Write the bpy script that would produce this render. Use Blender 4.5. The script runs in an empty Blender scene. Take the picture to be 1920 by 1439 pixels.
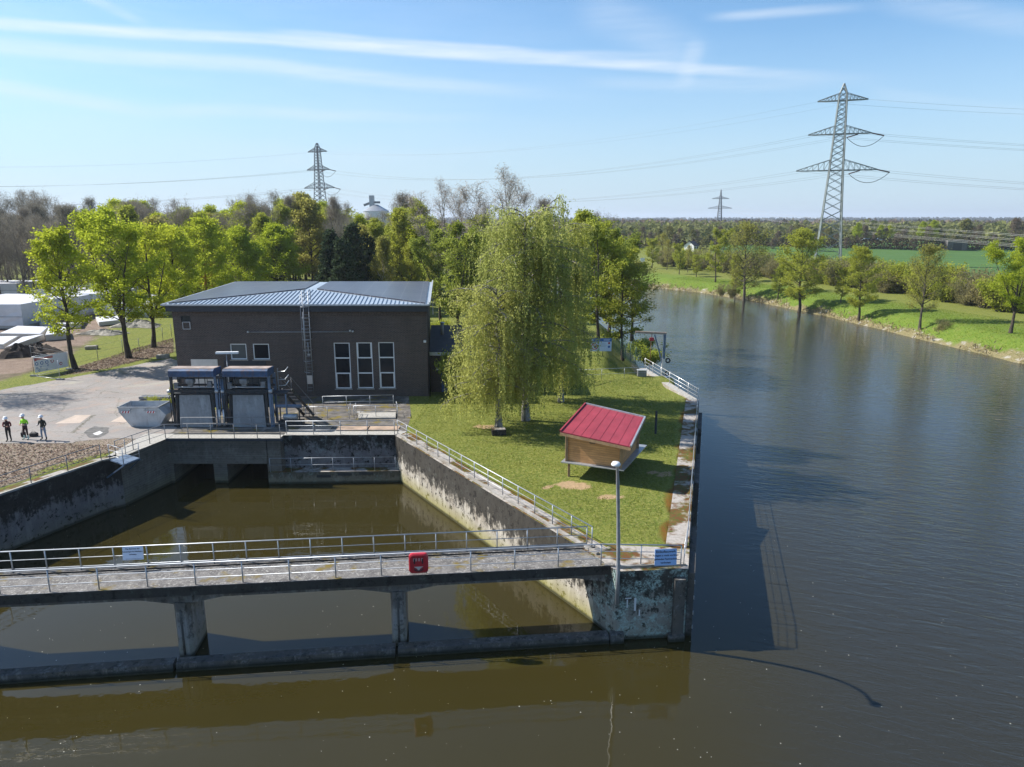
import bpy, math, random
import numpy as np
from mathutils import Vector, Matrix, Euler
R = math.radians
random.seed(7)
sc = bpy.context.scene
col = sc.collection

# ------------------------------------------------------------------ camera
H, F, PITCH = 15.0, 1350.0, R(12.83)          # camera height above the yard, focal length in px of a 1920 px frame, pitch
WL = -3.3                                      # water level
cam = bpy.data.cameras.new('camera'); camo = bpy.data.objects.new('camera', cam); col.objects.link(camo)
camo.location = (0, 0, H); camo.rotation_euler = (R(90) - PITCH, 0, 0)
cam.sensor_width = 36; cam.lens = 36 * F / 1920; cam.clip_start = .5; cam.clip_end = 30000
sc.camera = camo
CP, SP = math.cos(PITCH), math.sin(PITCH)
def ray(x, y):
    cx = (x - 960) / F; cy = -(y - 719.5) / F
    return Vector((cx, CP + cy * SP, -SP + cy * CP))
def at(x, y, z=0.0):                           # where a sight line meets the level z
    d = ray(x, y); t = (z - H) / d.z
    return Vector((d.x * t, d.y * t, z))
def atY(x, y, Y):                              # where a sight line meets the vertical plane at distance Y
    d = ray(x, y); t = Y / d.y
    return Vector((d.x * t, Y, H + d.z * t))

# ------------------------------------------------------------------ light
SUN_EL = R(41.0); SUN_DIR = Vector((-0.972 * math.cos(SUN_EL), 0.236 * math.cos(SUN_EL), math.sin(SUN_EL)))
sun = bpy.data.lights.new('sun', 'SUN'); suno = bpy.data.objects.new('sun', sun); col.objects.link(suno)
sun.energy = 5.0; sun.angle = R(.5); sun.color = (1, .95, .87)
suno.rotation_euler = SUN_DIR.to_track_quat('Z', 'Y').to_euler()
sc.view_settings.view_transform = 'Standard'; sc.view_settings.look = 'None'
sc.view_settings.exposure = .83; sc.view_settings.gamma = 1.0
world = bpy.data.worlds.new('World'); sc.world = world; world.use_nodes = True

class NT:                                      # small node-tree builder
    def __init__(s, tree): s.t = tree; s.t.nodes.clear()
    def n(s, kind, *ins, out=0, **props):
        nd = s.t.nodes.new('ShaderNode' + kind)
        for k, v in props.items():
            if k in ('NAMED',): continue
            setattr(nd, k, v)
        for i, v in enumerate(ins):
            if v is None: continue
            s.set(nd.inputs[i], v)
        return nd.outputs[out]
    def set(s, inp, v):
        if isinstance(v, bpy.types.NodeSocket): s.t.links.new(v, inp)
        else:
            if hasattr(inp, 'default_value'):
                dv = inp.default_value
                if hasattr(dv, '__len__') and not isinstance(v, (int, float)) and len(dv) == 4 and len(v) == 3: v = (*v, 1)
                inp.default_value = v
    def math(s, op, a, b=None, c=None, clamp=False): return s.n('Math', a, b, c, operation=op, use_clamp=clamp)
    def vmath(s, op, a, b=None, out=0): return s.n('VectorMath', a, b, operation=op, out=out)
    def mix(s, f, a, b, blend='MIX'):
        nd = s.t.nodes.new('ShaderNodeMix'); nd.data_type = 'RGBA'; nd.blend_type = blend; nd.clamp_factor = True
        s.set(nd.inputs[0], f); s.set(nd.inputs[6], a); s.set(nd.inputs[7], b)
        return nd.outputs[2]
    def noise(s, vec, scale, detail=4, rough=.55, dist=0.0):
        nd = s.t.nodes.new('ShaderNodeTexNoise')
        s.set(nd.inputs['Vector'], vec); nd.inputs['Scale'].default_value = scale; nd.inputs['Detail'].default_value = detail
        nd.inputs['Roughness'].default_value = rough; nd.inputs['Distortion'].default_value = dist
        return nd.outputs[0]
    def mr(s, v, a, b, c=0.0, d=1.0, smooth=False):
        nd = s.t.nodes.new('ShaderNodeMapRange'); nd.interpolation_type = 'SMOOTHSTEP' if smooth else 'LINEAR'; nd.clamp = True
        for i, x in enumerate((v, a, b, c, d)): s.set(nd.inputs[i], x)
        return nd.outputs[0]
    def scale(s, vec, xyz): return s.n('VectorMath', vec, xyz, operation='MULTIPLY')
    def sep(s, vec):
        nd = s.t.nodes.new('ShaderNodeSeparateXYZ'); s.set(nd.inputs[0], vec); return nd.outputs
    def comb(s, x, y, z): return s.n('CombineXYZ', x, y, z)
    def bump(s, h, strength=.3, dist=.1, normal=None):
        nd = s.t.nodes.new('ShaderNodeBump'); s.set(nd.inputs['Height'], h); s.set(nd.inputs['Strength'], strength); s.set(nd.inputs['Distance'], dist)
        if normal is not None: s.set(nd.inputs['Normal'], normal)
        return nd.outputs[0]
    def pos(s): return s.n('NewGeometry', out=0)
    def normal(s): return s.t.nodes.new('ShaderNodeNewGeometry').outputs['Normal']

def build_world():
    w = NT(world.node_tree)
    sky = w.t.nodes.new('ShaderNodeTexSky'); sky.sky_type = 'NISHITA'; sky.sun_disc = False
    sky.sun_elevation = SUN_EL; sky.sun_rotation = math.atan2(SUN_DIR.x, SUN_DIR.y)
    sky.altitude = 0; sky.air_density = 1.0; sky.dust_density = .25; sky.ozone_density = 1.8
    c = w.mix(1.0, sky.outputs[0], (.72, .985, 1.14), 'MULTIPLY')
    d = w.t.nodes.new('ShaderNodeTexCoord').outputs['Generated']
    dn = w.vmath('NORMALIZE', d)
    z = w.sep(dn)[2]
    wob = w.noise(dn, 2.6, 2)
    wob2 = w.noise(w.vmath('ADD', dn, (8, 3, 0)), 3.4, 2)
    fibre = w.mr(w.noise(w.scale(dn, (11, 11, 120)), 1.0, 4, .6), .2, .75, .35, 1)
    white = (6.6, 7.0, 7.4)
    def streak(p, q, width, amp, lo, hi, seed, wobble=.02):
        nonlocal c
        a = ray(*p).normalized(); b = ray(*q).normalized()
        nrm = a.cross(b).normalized(); t = (b - a).normalized()
        ta, tb = a.dot(t), b.dot(t); L = tb - ta
        off = w.math('MULTIPLY', w.math('SUBTRACT', wob2 if seed > 7 else wob, .5), wobble)
        dist = w.math('ABSOLUTE', w.math('ADD', w.vmath('DOT_PRODUCT', dn, tuple(nrm), out=1), off))
        f = w.mr(dist, width, width * .12, 0, 1, True)
        al = w.vmath('DOT_PRODUCT', dn, tuple(t), out=1)
        f = w.math('MULTIPLY', f, w.mr(al, ta + lo[0] * L, ta + lo[1] * L, 0, 1, True))
        f = w.math('MULTIPLY', f, w.mr(al, ta + hi[0] * L, ta + hi[1] * L, 1, 0, True))
        # fibres run along the trail
        f = w.math('MULTIPLY', f, fibre)
        c = w.mix(w.math('MULTIPLY', f, amp), c, white)
    streak((0, 46), (1640, 150), .0095, .7, (-.6, -.2), (.75, 1.02), 3.1, .012)
    streak((470, 66), (1300, 112), .008, .5, (0, .12), (.6, 1.1), 8.4, .02)
    streak((0, 90), (1180, 186), .013, .5, (-.6, -.2), (.5, 1.02), 5.2, .02)
    streak((0, 165), (300, 218), .012, .42, (-.6, -.2), (.6, 1.1), 9.7, .02)
    streak((220, 212), (960, 220), .011, .36, (0, .2), (.4, 1.1), 1.9, .02)
    streak((380, 300), (1000, 290), .022, .25, (0, .3), (.5, 1.1), 2.9, .05)
    streak((1300, 34), (1640, 16), .008, .38, (0, .3), (.6, 1.1), 6.3, .02)
    streak((1620, 0), (2050, 52), .02, .22, (0, .2), (1.2, 1.6), 7.3, .03)
    streak((1060, 155), (1700, 160), .012, .22, (0, .2), (.5, 1.1), 4.3, .03)
    streak((1090, 0), (1330, 120), .034, .22, (-.1, .2), (.6, 1.05), 11.3, .03)
    streak((1310, 60), (1276, 178), .017, .26, (0, .3), (.6, 1.05), 12.3, .02)
    streak((130, -20), (290, 55), .008, .22, (0, .2), (.6, 1.1), 13.3, .01)
    streak((1600, 170), (1960, 212), .012, .16, (0, .2), (.9, 1.4), 14.3, .03)
    # thin veil of high cirrus, thicker towards the sun side and low down
    x = w.sep(dn)[0]
    veil = w.noise(w.scale(dn, (2.5, 2.5, 16)), 1.6, 5, .6)
    side = w.mr(x, .45, -.65, 0, 1, True)
    low = w.mr(z, .42, .02, 0, 1, True)
    vf = w.math('MULTIPLY', w.mr(veil, .3, .75, .25, 1), w.math('ADD', w.math('MULTIPLY', side, .22), w.math('MULTIPLY', low, .06)))
    c = w.mix(vf, c, white)
    c = w.mix(w.math('MULTIPLY', w.mr(z, .26, -.02, 0, 1, True), .85), c, (3.75, 4.75, 5.75))
    bg = w.t.nodes.new('ShaderNodeBackground'); w.t.links.new(c, bg.inputs[0]); bg.inputs[1].default_value = .086
    o = w.t.nodes.new('ShaderNodeOutputWorld'); w.t.links.new(bg.outputs[0], o.inputs[0])
build_world()

# ------------------------------------------------------------------ mesh helpers
BASE = {}                                      # world origin of every object that parents others
def tag(o, label=None, cat=None, group=None, kind=None):
    if label: o['label'] = label
    if cat: o['category'] = cat
    if group: o['group'] = group
    if kind: o['kind'] = kind
    return o
def empty(name, loc, label, cat, group=None):
    o = bpy.data.objects.new(name, None); col.objects.link(o); o.location = loc; o.empty_display_size = .2
    BASE[o] = Vector(loc); return tag(o, label, cat, group)
def mesh_np(name, V, Q, smooth=False):
    me = bpy.data.meshes.new(name); V = np.asarray(V, np.float32); Q = np.asarray(Q, np.int32)
    k = Q.shape[1]
    me.vertices.add(len(V)); me.vertices.foreach_set('co', V.ravel())
    me.loops.add(Q.size); me.loops.foreach_set('vertex_index', Q.ravel())
    me.polygons.add(len(Q)); me.polygons.foreach_set('loop_start', np.arange(0, Q.size, k, dtype=np.int32))
    me.polygons.foreach_set('loop_total', np.full(len(Q), k, np.int32))
    if smooth: me.polygons.foreach_set('use_smooth', np.ones(len(Q), bool))
    me.update(calc_edges=True); me.validate(); return me
def link(name, me, mats, parent=None, origin=None):
    o = bpy.data.objects.new(name, me); col.objects.link(o)
    for m in (mats if isinstance(mats, (list, tuple)) else [mats]): me.materials.append(m)
    if parent is not None: o.parent = parent; BASE[o] = BASE[parent]
    else:
        BASE[o] = Vector(origin or (0, 0, 0)); o.location = BASE[o]
    return o
class MB:
    def __init__(s): s.v = []; s.f = []; s.m = []; s.sm = []
    def add(s, vs, fs, mi=0, smooth=False):
        b = len(s.v); s.v += [tuple(v) for v in vs]
        for f in fs: s.f.append(tuple(b + i for i in f)); s.m.append(mi); s.sm.append(smooth)
        return s
    def frame(s, o, ax, ay, az, mi=0):         # box from origin corner and three edge vectors
        o, ax, ay, az = map(Vector, (o, ax, ay, az))
        vs = [o, o + ax, o + ax + ay, o + ay, o + az, o + ax + az, o + ax + ay + az, o + ay + az]
        return s.add(vs, [(3, 2, 1, 0), (4, 5, 6, 7), (0, 1, 5, 4), (1, 2, 6, 5), (2, 3, 7, 6), (3, 0, 4, 7)], mi)
    def box(s, c, size, rz=0, mi=0, bevel=0):
        c = Vector(c); x, y, z = size; m = Matrix.Rotation(rz, 3, 'Z')
        if bevel:
            b = bevel; prof = [(-x/2+b, -y/2), (x/2-b, -y/2), (x/2, -y/2+b), (x/2, y/2-b), (x/2-b, y/2), (-x/2+b, y/2), (-x/2, y/2-b), (-x/2, -y/2+b)]
            vs = []
            for zz, k in ((-z/2, b), (-z/2+b, 0), (z/2-b, 0), (z/2, b)):
                for px, py in prof:
                    vs.append(c + m @ Vector((px - math.copysign(k, px), py - math.copysign(k, py), zz)))
            fs = [tuple(range(7, -1, -1)), tuple(range(24, 32))]
            for r in range(3):
                for i in range(8): fs.append((r*8+i, r*8+(i+1) % 8, r*8+8+(i+1) % 8, r*8+8+i))
            return s.add(vs, fs, mi)
        return s.frame(c - m @ Vector((x/2, y/2, z/2)), m @ Vector((x, 0, 0)), m @ Vector((0, y, 0)), Vector((0, 0, z)), mi)
    def bar(s, a, b, w, h=None, mi=0, up=(0, 0, 1)):
        a, b = Vector(a), Vector(b); h = h or w; d = b - a
        if d.length < 1e-6: return s
        u = Vector(up); side = d.cross(u)
        if side.length < 1e-4: side = d.cross(Vector((0, 1, 0)))
        side.normalize(); u = side.cross(d).normalized()
        return s.frame(a - side * w / 2 - u * h / 2, side * w, d, u * h, mi)
    def tube(s, pts, r, n=8, mi=0, cap=True, smooth=True):
        pts = [Vector(p) for p in pts]; rs = r if isinstance(r, (list, tuple)) else [r] * len(pts)
        vs = []; prev = None
        for i, p in enumerate(pts):
            d = (pts[min(i+1, len(pts)-1)] - pts[max(i-1, 0)])
            d.normalize()
            if prev is None:
                a = d.cross(Vector((0, 0, 1)))
                if a.length < .05: a = d.cross(Vector((0, 1, 0)))
            else: a = prev - d * prev.dot(d)
            a.normalize(); prev = a; b = d.cross(a)
            for k in range(n):
                t = 2 * math.pi * k / n; vs.append(p + (a * math.cos(t) + b * math.sin(t)) * rs[i])
        fs = []
        for i in range(len(pts) - 1):
            for k in range(n): fs.append((i*n+k, i*n+(k+1) % n, (i+1)*n+(k+1) % n, (i+1)*n+k))
        s.add(vs, fs, mi, smooth)
        if cap:
            b = len(s.v) - len(vs)
            s.f.append(tuple(b + k for k in range(n-1, -1, -1))); s.m.append(mi); s.sm.append(False)
            e = b + (len(pts)-1) * n
            s.f.append(tuple(e + k for k in range(n))); s.m.append(mi); s.sm.append(False)
        return s
    def prism(s, poly, z0, z1, mi=0):          # counter-clockwise plan outline; z1 may be a list
        n = len(poly); zt = z1 if isinstance(z1, (list, tuple)) else [z1] * n
        vs = [(p[0], p[1], z0) for p in poly] + [(p[0], p[1], zt[i]) for i, p in enumerate(poly)]
        fs = [tuple(range(n-1, -1, -1)), tuple(range(n, 2*n))] + [(i, (i+1) % n, n + (i+1) % n, n + i) for i in range(n)]
        return s.add(vs, fs, mi)
    def extrude(s, poly, o, ax, az, dvec, mi=0):   # outline in the (ax, az) plane pushed along dvec
        o, ax, az, dvec = map(Vector, (o, ax, az, dvec)); n = len(poly)
        a = [o + ax * p[0] + az * p[1] for p in poly]; b = [p + dvec for p in a]
        return s.add(a + b, [tuple(range(n)), tuple(range(2*n-1, n-1, -1))] + [((i+1) % n, i, n + i, n + (i+1) % n) for i in range(n)], mi)
    def lathe(s, c, prof, n=20, mi=0, smooth=True):
        c = Vector(c); vs = []
        for r, z in prof:
            for k in range(n): t = 2*math.pi*k/n; vs.append(c + Vector((r*math.cos(t), r*math.sin(t), z)))
        fs = [(i*n+k, i*n+(k+1) % n, (i+1)*n+(k+1) % n, (i+1)*n+k) for i in range(len(prof)-1) for k in range(n)]
        return s.add(vs, fs, mi, smooth)
    def build(s, name, mats, parent=None, origin=None, smooth=False):
        o0 = BASE[parent] if parent is not None else Vector(origin or (0, 0, 0))
        me = bpy.data.meshes.new(name)
        me.from_pydata([(v[0]-o0.x, v[1]-o0.y, v[2]-o0.z) for v in s.v], [], s.f)
        me.polygons.foreach_set('material_index', s.m)
        me.polygons.foreach_set('use_smooth', [True]*len(s.f) if smooth else s.sm)
        me.update(); return link(name, me, mats, parent, origin)
def lettering(body, size, mat, parent, origin, ax, up, name='lettering', align='CENTER', depth=.004, bold=.0):
    cu = bpy.data.curves.new('t', 'FONT'); cu.body = body; cu.size = size; cu.align_x = align; cu.align_y = 'CENTER'; cu.extrude = depth/2; cu.offset = bold
    cu.resolution_u = 2
    t = bpy.data.objects.new('t', cu); col.objects.link(t)
    me = bpy.data.meshes.new_from_object(t.evaluated_get(bpy.context.evaluated_depsgraph_get()))
    ax, up = Vector(ax).normalized(), Vector(up).normalized(); nz = ax.cross(up)
    m = Matrix((ax, up, nz)).transposed().to_4x4(); m.translation = Vector(origin) - BASE[parent]
    me.transform(m); me.materials.clear(); bpy.data.objects.remove(t); bpy.data.curves.remove(cu)
    return link(name, me, mat, parent)
def copy_thing(root, loc, rz=0.0, scale=1.0, label=None, group=None, cat=None):
    c = root.copy(); col.objects.link(c); c.location = loc; c.rotation_euler = (0, 0, rz)
    c.scale = (scale,)*3 if isinstance(scale, (int, float)) else scale
    for ch in KIDS.get(root, root.children):
        k = ch.copy(); col.objects.link(k); k.parent = c
        for g in ch.children:
            q = g.copy(); col.objects.link(q); q.parent = k
    if label: c['label'] = label
    if group: c['group'] = group
    if cat: c['category'] = cat
    return c
KIDS = {}

# ------------------------------------------------------------------ materials
def principled(t, base, rough=.6, normal=None, metal=0.0, spec=.5, ior=None):
    p = t.t.nodes.new('ShaderNodeBsdfPrincipled')
    t.set(p.inputs['Base Color'], base); t.set(p.inputs['Roughness'], rough); t.set(p.inputs['Metallic'], metal)
    t.set(p.inputs['Specular IOR Level'], spec)
    if ior: p.inputs['IOR'].default_value = ior
    if normal is not None: t.set(p.inputs['Normal'], normal)
    o = t.t.nodes.new('ShaderNodeOutputMaterial'); t.t.links.new(p.outputs[0], o.inputs[0]); return p
def newmat(name):
    m = bpy.data.materials.new(name); m.use_nodes = True; return m, NT(m.node_tree)
def plain(name, c, rough=.6, metal=0.0, var=.25, scale=4.0, spec=.5, bump=0.0, rust=0.0):
    m, t = newmat(name); p = t.n('TexCoord', out=3)
    n = t.noise(p, scale, 5)
    c2 = tuple(x*(1-var) for x in c); c3 = tuple(min(1, x*(1+var)) for x in c)
    b = t.mix(t.mr(n, .3, .7), c2, c3)
    n2 = t.noise(p, scale*9, 3); b = t.mix(t.mr(n2, .35, .75, 0, var), b, tuple(x*.6 for x in c))
    if rust: b = t.mix(t.math('MULTIPLY', t.mr(t.noise(t.scale(p, (1, 1, .25)), scale*1.7, 5, .65), .5, .68), rust), b, (.13, .06, .03))
    principled(t, b, rough, t.bump(n2, bump, .02) if bump else None, metal, spec); return m
def concrete(name, base=(.36, .33, .28), dark=.6, algae=.5, lich=.2, boards=False, z_dark=(-1.9, -.1), topc=None, lichc=(.30, .38, .34), blackc=(.014, .0125, .0105), tint=(.26, .22, .17)):
    m, t = newmat(name); p = t.pos(); xyz = t.sep(p); z = xyz[2]
    n1 = t.noise(p, .8, 5); n2 = t.noise(p, 6, 6, .65)
    st = t.noise(t.scale(p, (1, 1, .13)), 2.3, 6, .65)          # run-off streaks
    c = t.mix(t.mr(n1, .3, .7), base, tint); c = t.mix(t.mr(n2, .35, .8, 0, .45), c, tuple(x*.55 for x in base))
    c = t.mix(t.mr(st, .52, .72, 0, .55), c, tuple(min(1, x*1.45) for x in base))
    if boards:
        lines = t.math('SINE', t.math('ADD', t.math('MULTIPLY', z, 38), t.math('MULTIPLY', n1, 3)))
        c = t.mix(t.mr(lines, .75, 1, 0, .6), c, tuple(x*.3 for x in base))
        bn = t.noise(t.scale(p, (.35, .35, 6)), 1.2, 3); c = t.mix(t.mr(bn, .4, .65, 0, .5), c, tuple(x*.55 for x in base))
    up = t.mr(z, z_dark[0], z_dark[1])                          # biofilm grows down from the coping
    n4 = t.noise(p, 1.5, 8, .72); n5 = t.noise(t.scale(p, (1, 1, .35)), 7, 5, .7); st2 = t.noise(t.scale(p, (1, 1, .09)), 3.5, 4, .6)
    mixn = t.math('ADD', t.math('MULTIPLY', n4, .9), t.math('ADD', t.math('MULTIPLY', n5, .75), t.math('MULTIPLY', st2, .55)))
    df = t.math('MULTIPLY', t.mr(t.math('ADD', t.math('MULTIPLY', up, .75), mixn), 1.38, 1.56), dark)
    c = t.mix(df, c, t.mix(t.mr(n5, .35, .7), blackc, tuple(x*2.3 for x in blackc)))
    lf = t.mr(t.noise(p, 1.7, 7, .72), .60-.14*lich, .66-.1*lich, 0, min(1, lich*1.15))
    c = t.mix(t.math('MULTIPLY', lf, t.mr(t.noise(p, 11, 5, .7), .40, .56)), c, lichc)
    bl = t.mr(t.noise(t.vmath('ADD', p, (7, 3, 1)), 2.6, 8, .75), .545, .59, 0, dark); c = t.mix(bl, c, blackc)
    ag = t.math('MULTIPLY', t.mr(t.math('ADD', z, t.math('MULTIPLY', n1, .9)), WL + 1.5, WL + .45), algae)
    c = t.mix(ag, c, (.25, .225, .03))
    wet = t.mr(t.math('ADD', z, t.math('MULTIPLY', n2, .1)), WL + .28, WL + .14, 0, .85); c = t.mix(wet, c, (.02, .022, .012))
    nz = t.sep(t.normal())[2]; top = t.mr(nz, .6, .9)
    if topc == 'moss':
        a = t.mix(t.mr(t.noise(p, 1.1, 5, .6), .42, .6), (.115, .05, .016), (.12, .095, .02))
        a = t.mix(t.mr(t.noise(p, 5, 5), .5, .62), a, (.06, .085, .012)); a = t.mix(t.mr(t.noise(p, .55, 5, .6), .46, .54), a, t.mix(t.mr(n2, .35, .65), (.40, .365, .335), (.26, .24, .215)))
        c = t.mix(top, c, a)
    elif topc == 'deck':
        a = t.mix(t.mr(t.noise(p, 2.2, 7, .72), .38, .62), (.19, .18, .17), (.085, .08, .078))
        a = t.mix(t.math('MULTIPLY', t.mr(t.noise(p, 9, 6, .75), .53, .60), t.mr(t.noise(p, .7, 3), .35, .6, .25, 1)), a, (.37, .355, .33)); a = t.mix(t.mr(t.noise(p, .9, 5, .6), .56, .66), a, (.15, .11, .025))
        c = t.mix(top, c, a)
    elif topc == 'apron':  # greys darkened to carry shade of building and machines; moss patches are real
        a = t.mix(t.mr(t.noise(p, 1.6, 7, .7), .38, .62), (.17, .155, .14), (.075, .068, .06)); a = t.mix(t.mr(t.noise(p, .9, 6, .65), .54, .62), a, (.16, .125, .025)); a = t.mix(t.mr(t.noise(p, .6, 4), .60, .66), a, (.30, .27, .24))
        c = t.mix(top, c, a)
    elif topc == 'pale':
        a = t.mix(t.mr(n2, .35, .65), (.42, .4, .37), (.28, .27, .24)); c = t.mix(top, c, a)
    principled(t, c, .85, t.bump(t.math('ADD', n2, t.noise(p, 30, 3)), .35, .03), spec=.25); return m
def leaf(name, dark, light, trans=.5, hue=.0):
    m, t = newmat(name)
    rnd = t.t.nodes.new('ShaderNodeNewGeometry').outputs['Random Per Island']
    oi = t.t.nodes.new('ShaderNodeObjectInfo').outputs['Random']
    c = t.mix(rnd, dark, light)
    cl = t.noise(t.n('TexCoord', out=3), .55, 3)
    c = t.mix(t.mr(cl, .42, .62, 0, .5), c, tuple(x*.6 for x in dark))
    c = t.mix(t.math('MULTIPLY', oi, .45), c, tuple(a*.55 + b*.45 for a, b in zip(light, (light[0]*1.25, light[1]*.82, light[2]*.8))))
    d = t.n('BsdfDiffuse', c); tr = t.n('BsdfTranslucent', t.mix(.5, c, tuple(min(1, x*1.5) for x in light)))
    s = t.t.nodes.new('ShaderNodeMixShader'); s.inputs[0].default_value = trans; t.t.links.new(d, s.inputs[1]); t.t.links.new(tr, s.inputs[2])
    o = t.t.nodes.new('ShaderNodeOutputMaterial'); t.t.links.new(s.outputs[0], o.inputs[0]); return m
def bark(name, a, b, scale=5):
    m, t = newmat(name); p = t.n('TexCoord', out=3)
    n = t.noise(t.scale(p, (1, 1, .3)), scale, 5, .7); principled(t, t.mix(t.mr(n, .35, .65), a, b), .9, t.bump(n, .5, .05), spec=.2); return m

M = {}
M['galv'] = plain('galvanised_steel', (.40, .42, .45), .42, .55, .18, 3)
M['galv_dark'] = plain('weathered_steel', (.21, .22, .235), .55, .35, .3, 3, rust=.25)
M['steel_dark'] = plain('dark_machine_steel', (.035, .042, .05), .5, .3, .4, 3, rust=.4)
M['blue_paint'] = plain('faded_blue_paint', (.038, .082, .17), .55, 0, .45, 2.2, rust=.6)
M['blue_pale'] = plain('pale_blue_steel', (.12, .17, .25), .5, .1, .3, 3)
M['alu'] = plain('pale_aluminium', (.62, .62, .62), .35, .5, .08, 2)
M['white_paint'] = plain('white_paint', (.78, .78, .78), .45, 0, .06, 2)
M['black'] = plain('black_plastic', (.015, .015, .017), .5)
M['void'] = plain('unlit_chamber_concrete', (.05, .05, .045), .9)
M['red_box'] = plain('red_plastic', (.42, .018, .03), .35, 0, .15, 3)
M['red_roof'] = None
M['wood'] = None
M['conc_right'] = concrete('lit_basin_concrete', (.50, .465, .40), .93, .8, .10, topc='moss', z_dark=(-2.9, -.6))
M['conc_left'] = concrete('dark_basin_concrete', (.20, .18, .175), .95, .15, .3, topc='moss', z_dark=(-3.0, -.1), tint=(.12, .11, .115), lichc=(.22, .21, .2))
M['conc_gate'] = concrete('board_marked_concrete', (.20, .185, .16), .35, .2, .08, boards=True, topc='pale', tint=(.15, .135, .11))
M['conc_recess'] = concrete('stained_concrete', (.19, .18, .18), .95, .2, .5, topc='pale', z_dark=(-2.0, .3), lichc=(.25, .30, .30), tint=(.13, .12, .125))
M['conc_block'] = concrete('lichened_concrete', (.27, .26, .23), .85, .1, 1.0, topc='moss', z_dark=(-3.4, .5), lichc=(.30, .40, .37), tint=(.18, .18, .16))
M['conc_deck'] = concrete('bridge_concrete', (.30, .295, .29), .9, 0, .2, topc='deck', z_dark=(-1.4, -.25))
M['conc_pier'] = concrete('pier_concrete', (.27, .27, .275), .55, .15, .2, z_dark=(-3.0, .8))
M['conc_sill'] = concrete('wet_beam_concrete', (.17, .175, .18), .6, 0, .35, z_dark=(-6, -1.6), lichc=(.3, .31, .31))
M['conc_pale'] = concrete('pale_concrete', (.46, .43, .40), .15, 0, .1, topc='pale')
M['conc_kerb'] = concrete('kerb_concrete', (.52, .5, .47), .3, 0, .2, z_dark=(-2, 1))
def brick_mat():
    m, t = newmat('dark_brown_brick'); p = t.pos(); x, y, z = t.sep(p)[0:3]
    uv = t.comb(t.math('ADD', x, t.math('MULTIPLY', y, .97)), z, 0)
    b = t.t.nodes.new('ShaderNodeTexBrick'); t.set(b.inputs['Vector'], uv)
    for k, v in (('Color1', (.085, .054, .043, 1)), ('Color2', (.024, .018, .017, 1)), ('Mortar', (.19, .17, .155, 1)), ('Scale', 1.0), ('Mortar Size', .014), ('Bias', -.1), ('Brick Width', .25), ('Row Height', .083)): b.inputs[k].default_value = v
    n = t.noise(t.scale(p, (1, 1, .35)), .5, 5); c = t.mix(t.mr(n, .35, .7, 0, .45), b.outputs[0], (.03, .024, .024))
    row = t.noise(t.comb(t.math('MULTIPLY', x, .25), y, t.math('MULTIPLY', z, 9)), 1.0, 3); c = t.mix(t.mr(row, .42, .6, 0, .6), c, (.10, .075, .063))
    principled(t, c, .85, t.bump(b.outputs[1], -.4, .01), spec=.25); return m
M['brick'] = brick_mat()
def seam_roof(name, c, dark, per, axis='x', rough=.35, metal=0.0):
    m, t = newmat(name); p = t.n('TexCoord', out=3); q = t.sep(p)
    s = t.math('FRACT', t.math('MULTIPLY', q[0 if axis == 'x' else 1], 1/per))
    n = t.noise(p, 1.5, 5); b = t.mix(t.mr(n, .3, .7), c, tuple(x*.85 for x in c))
    b = t.mix(t.mr(t.noise(p, 14, 4), .5, .75, 0, .3), b, tuple(x*.65 for x in c))
    b = t.mix(t.mr(t.math('ABSOLUTE', t.math('SUBTRACT', s, .5)), .45, .47), b, dark)
    principled(t, b, rough, None, metal); return m
M['roof_metal'] = plain('zinc_sheet', (.42, .48, .54), .38, .35, .12, 2)
M['seam'] = plain('shaded_seam', (.16, .21, .27), .4, .3)
M['roof_dark'] = plain('dark_bitumen', (.035, .038, .045), .75, 0, .3, 2, spec=.3)
M['fascia'] = plain('dark_fascia', (.028, .034, .045), .6)
def solar_mat():
    m, t = newmat('solar_glass'); p = t.pos(); q = t.sep(p)
    n = t.noise(t.scale(p, (.15, 2.2, 1)), 1.4, 3)
    c = t.mix(t.mr(n, .35, .65), (.035, .038, .055), (.085, .08, .095))
    ln = t.math('FRACT', t.math('MULTIPLY', q[1], 1/1.02)); c = t.mix(t.mr(ln, .955, .965), c, (.22, .22, .24))
    l2 = t.math('FRACT', t.math('MULTIPLY', t.math('ADD', q[0], t.math('MULTIPLY', q[1], .1)), 1/1.72)); c = t.mix(t.mr(l2, .975, .98), c, (.14, .14, .15))
    principled(t, c, .3); return m
M['solar'] = solar_mat()
M['glass'] = plain('dark_window_glass', (.012, .015, .020), .12, 0, .12, .6, spec=.3)
M['glass_grey'] = plain('screened_window_glass', (.07, .085, .09), .25, 0, .15, .6)
M['tarp'] = plain('white_wrapping_film', (.60, .61, .65), .5, 0, .08, .7, bump=.5)
M['slab'] = plain('new_concrete', (.50, .48, .45), .8, 0, .12, 1.2)
M['pylon'] = plain('pylon_steel', (.17, .195, .195), .6, .3, .2, .3)
M['pylon_far'] = plain('pylon_steel_dark', (.10, .11, .125), .6, .3, .2, .3)
M['insul'] = plain('brown_porcelain', (.10, .05, .045), .4)
M['wire'] = plain('conductor_aluminium', (.16, .165, .17), .5, .4, .1)
M['wire_lit'] = plain('sunlit_conductor', (.55, .53, .48), .5, .3, .1)  # paler copy of the wire metal, sunlight put into the colour
M['signblue'] = plain('pale_blue_sign_face', (.30, .46, .75), .5, 0, .06, 3)
M['signwhite'] = plain('pale_sign_face', (.58, .66, .80), .5, 0, .05, 3)
M['ink'] = plain('sign_ink', (.03, .035, .07), .6)
M['signred'] = plain('sign_red', (.48, .04, .05), .5)
M['signdeep'] = plain('sign_blue', (.03, .12, .38), .5)
M['timber'] = plain('weathered_timber', (.30, .19, .10), .8, 0, .3, 5)
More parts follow.
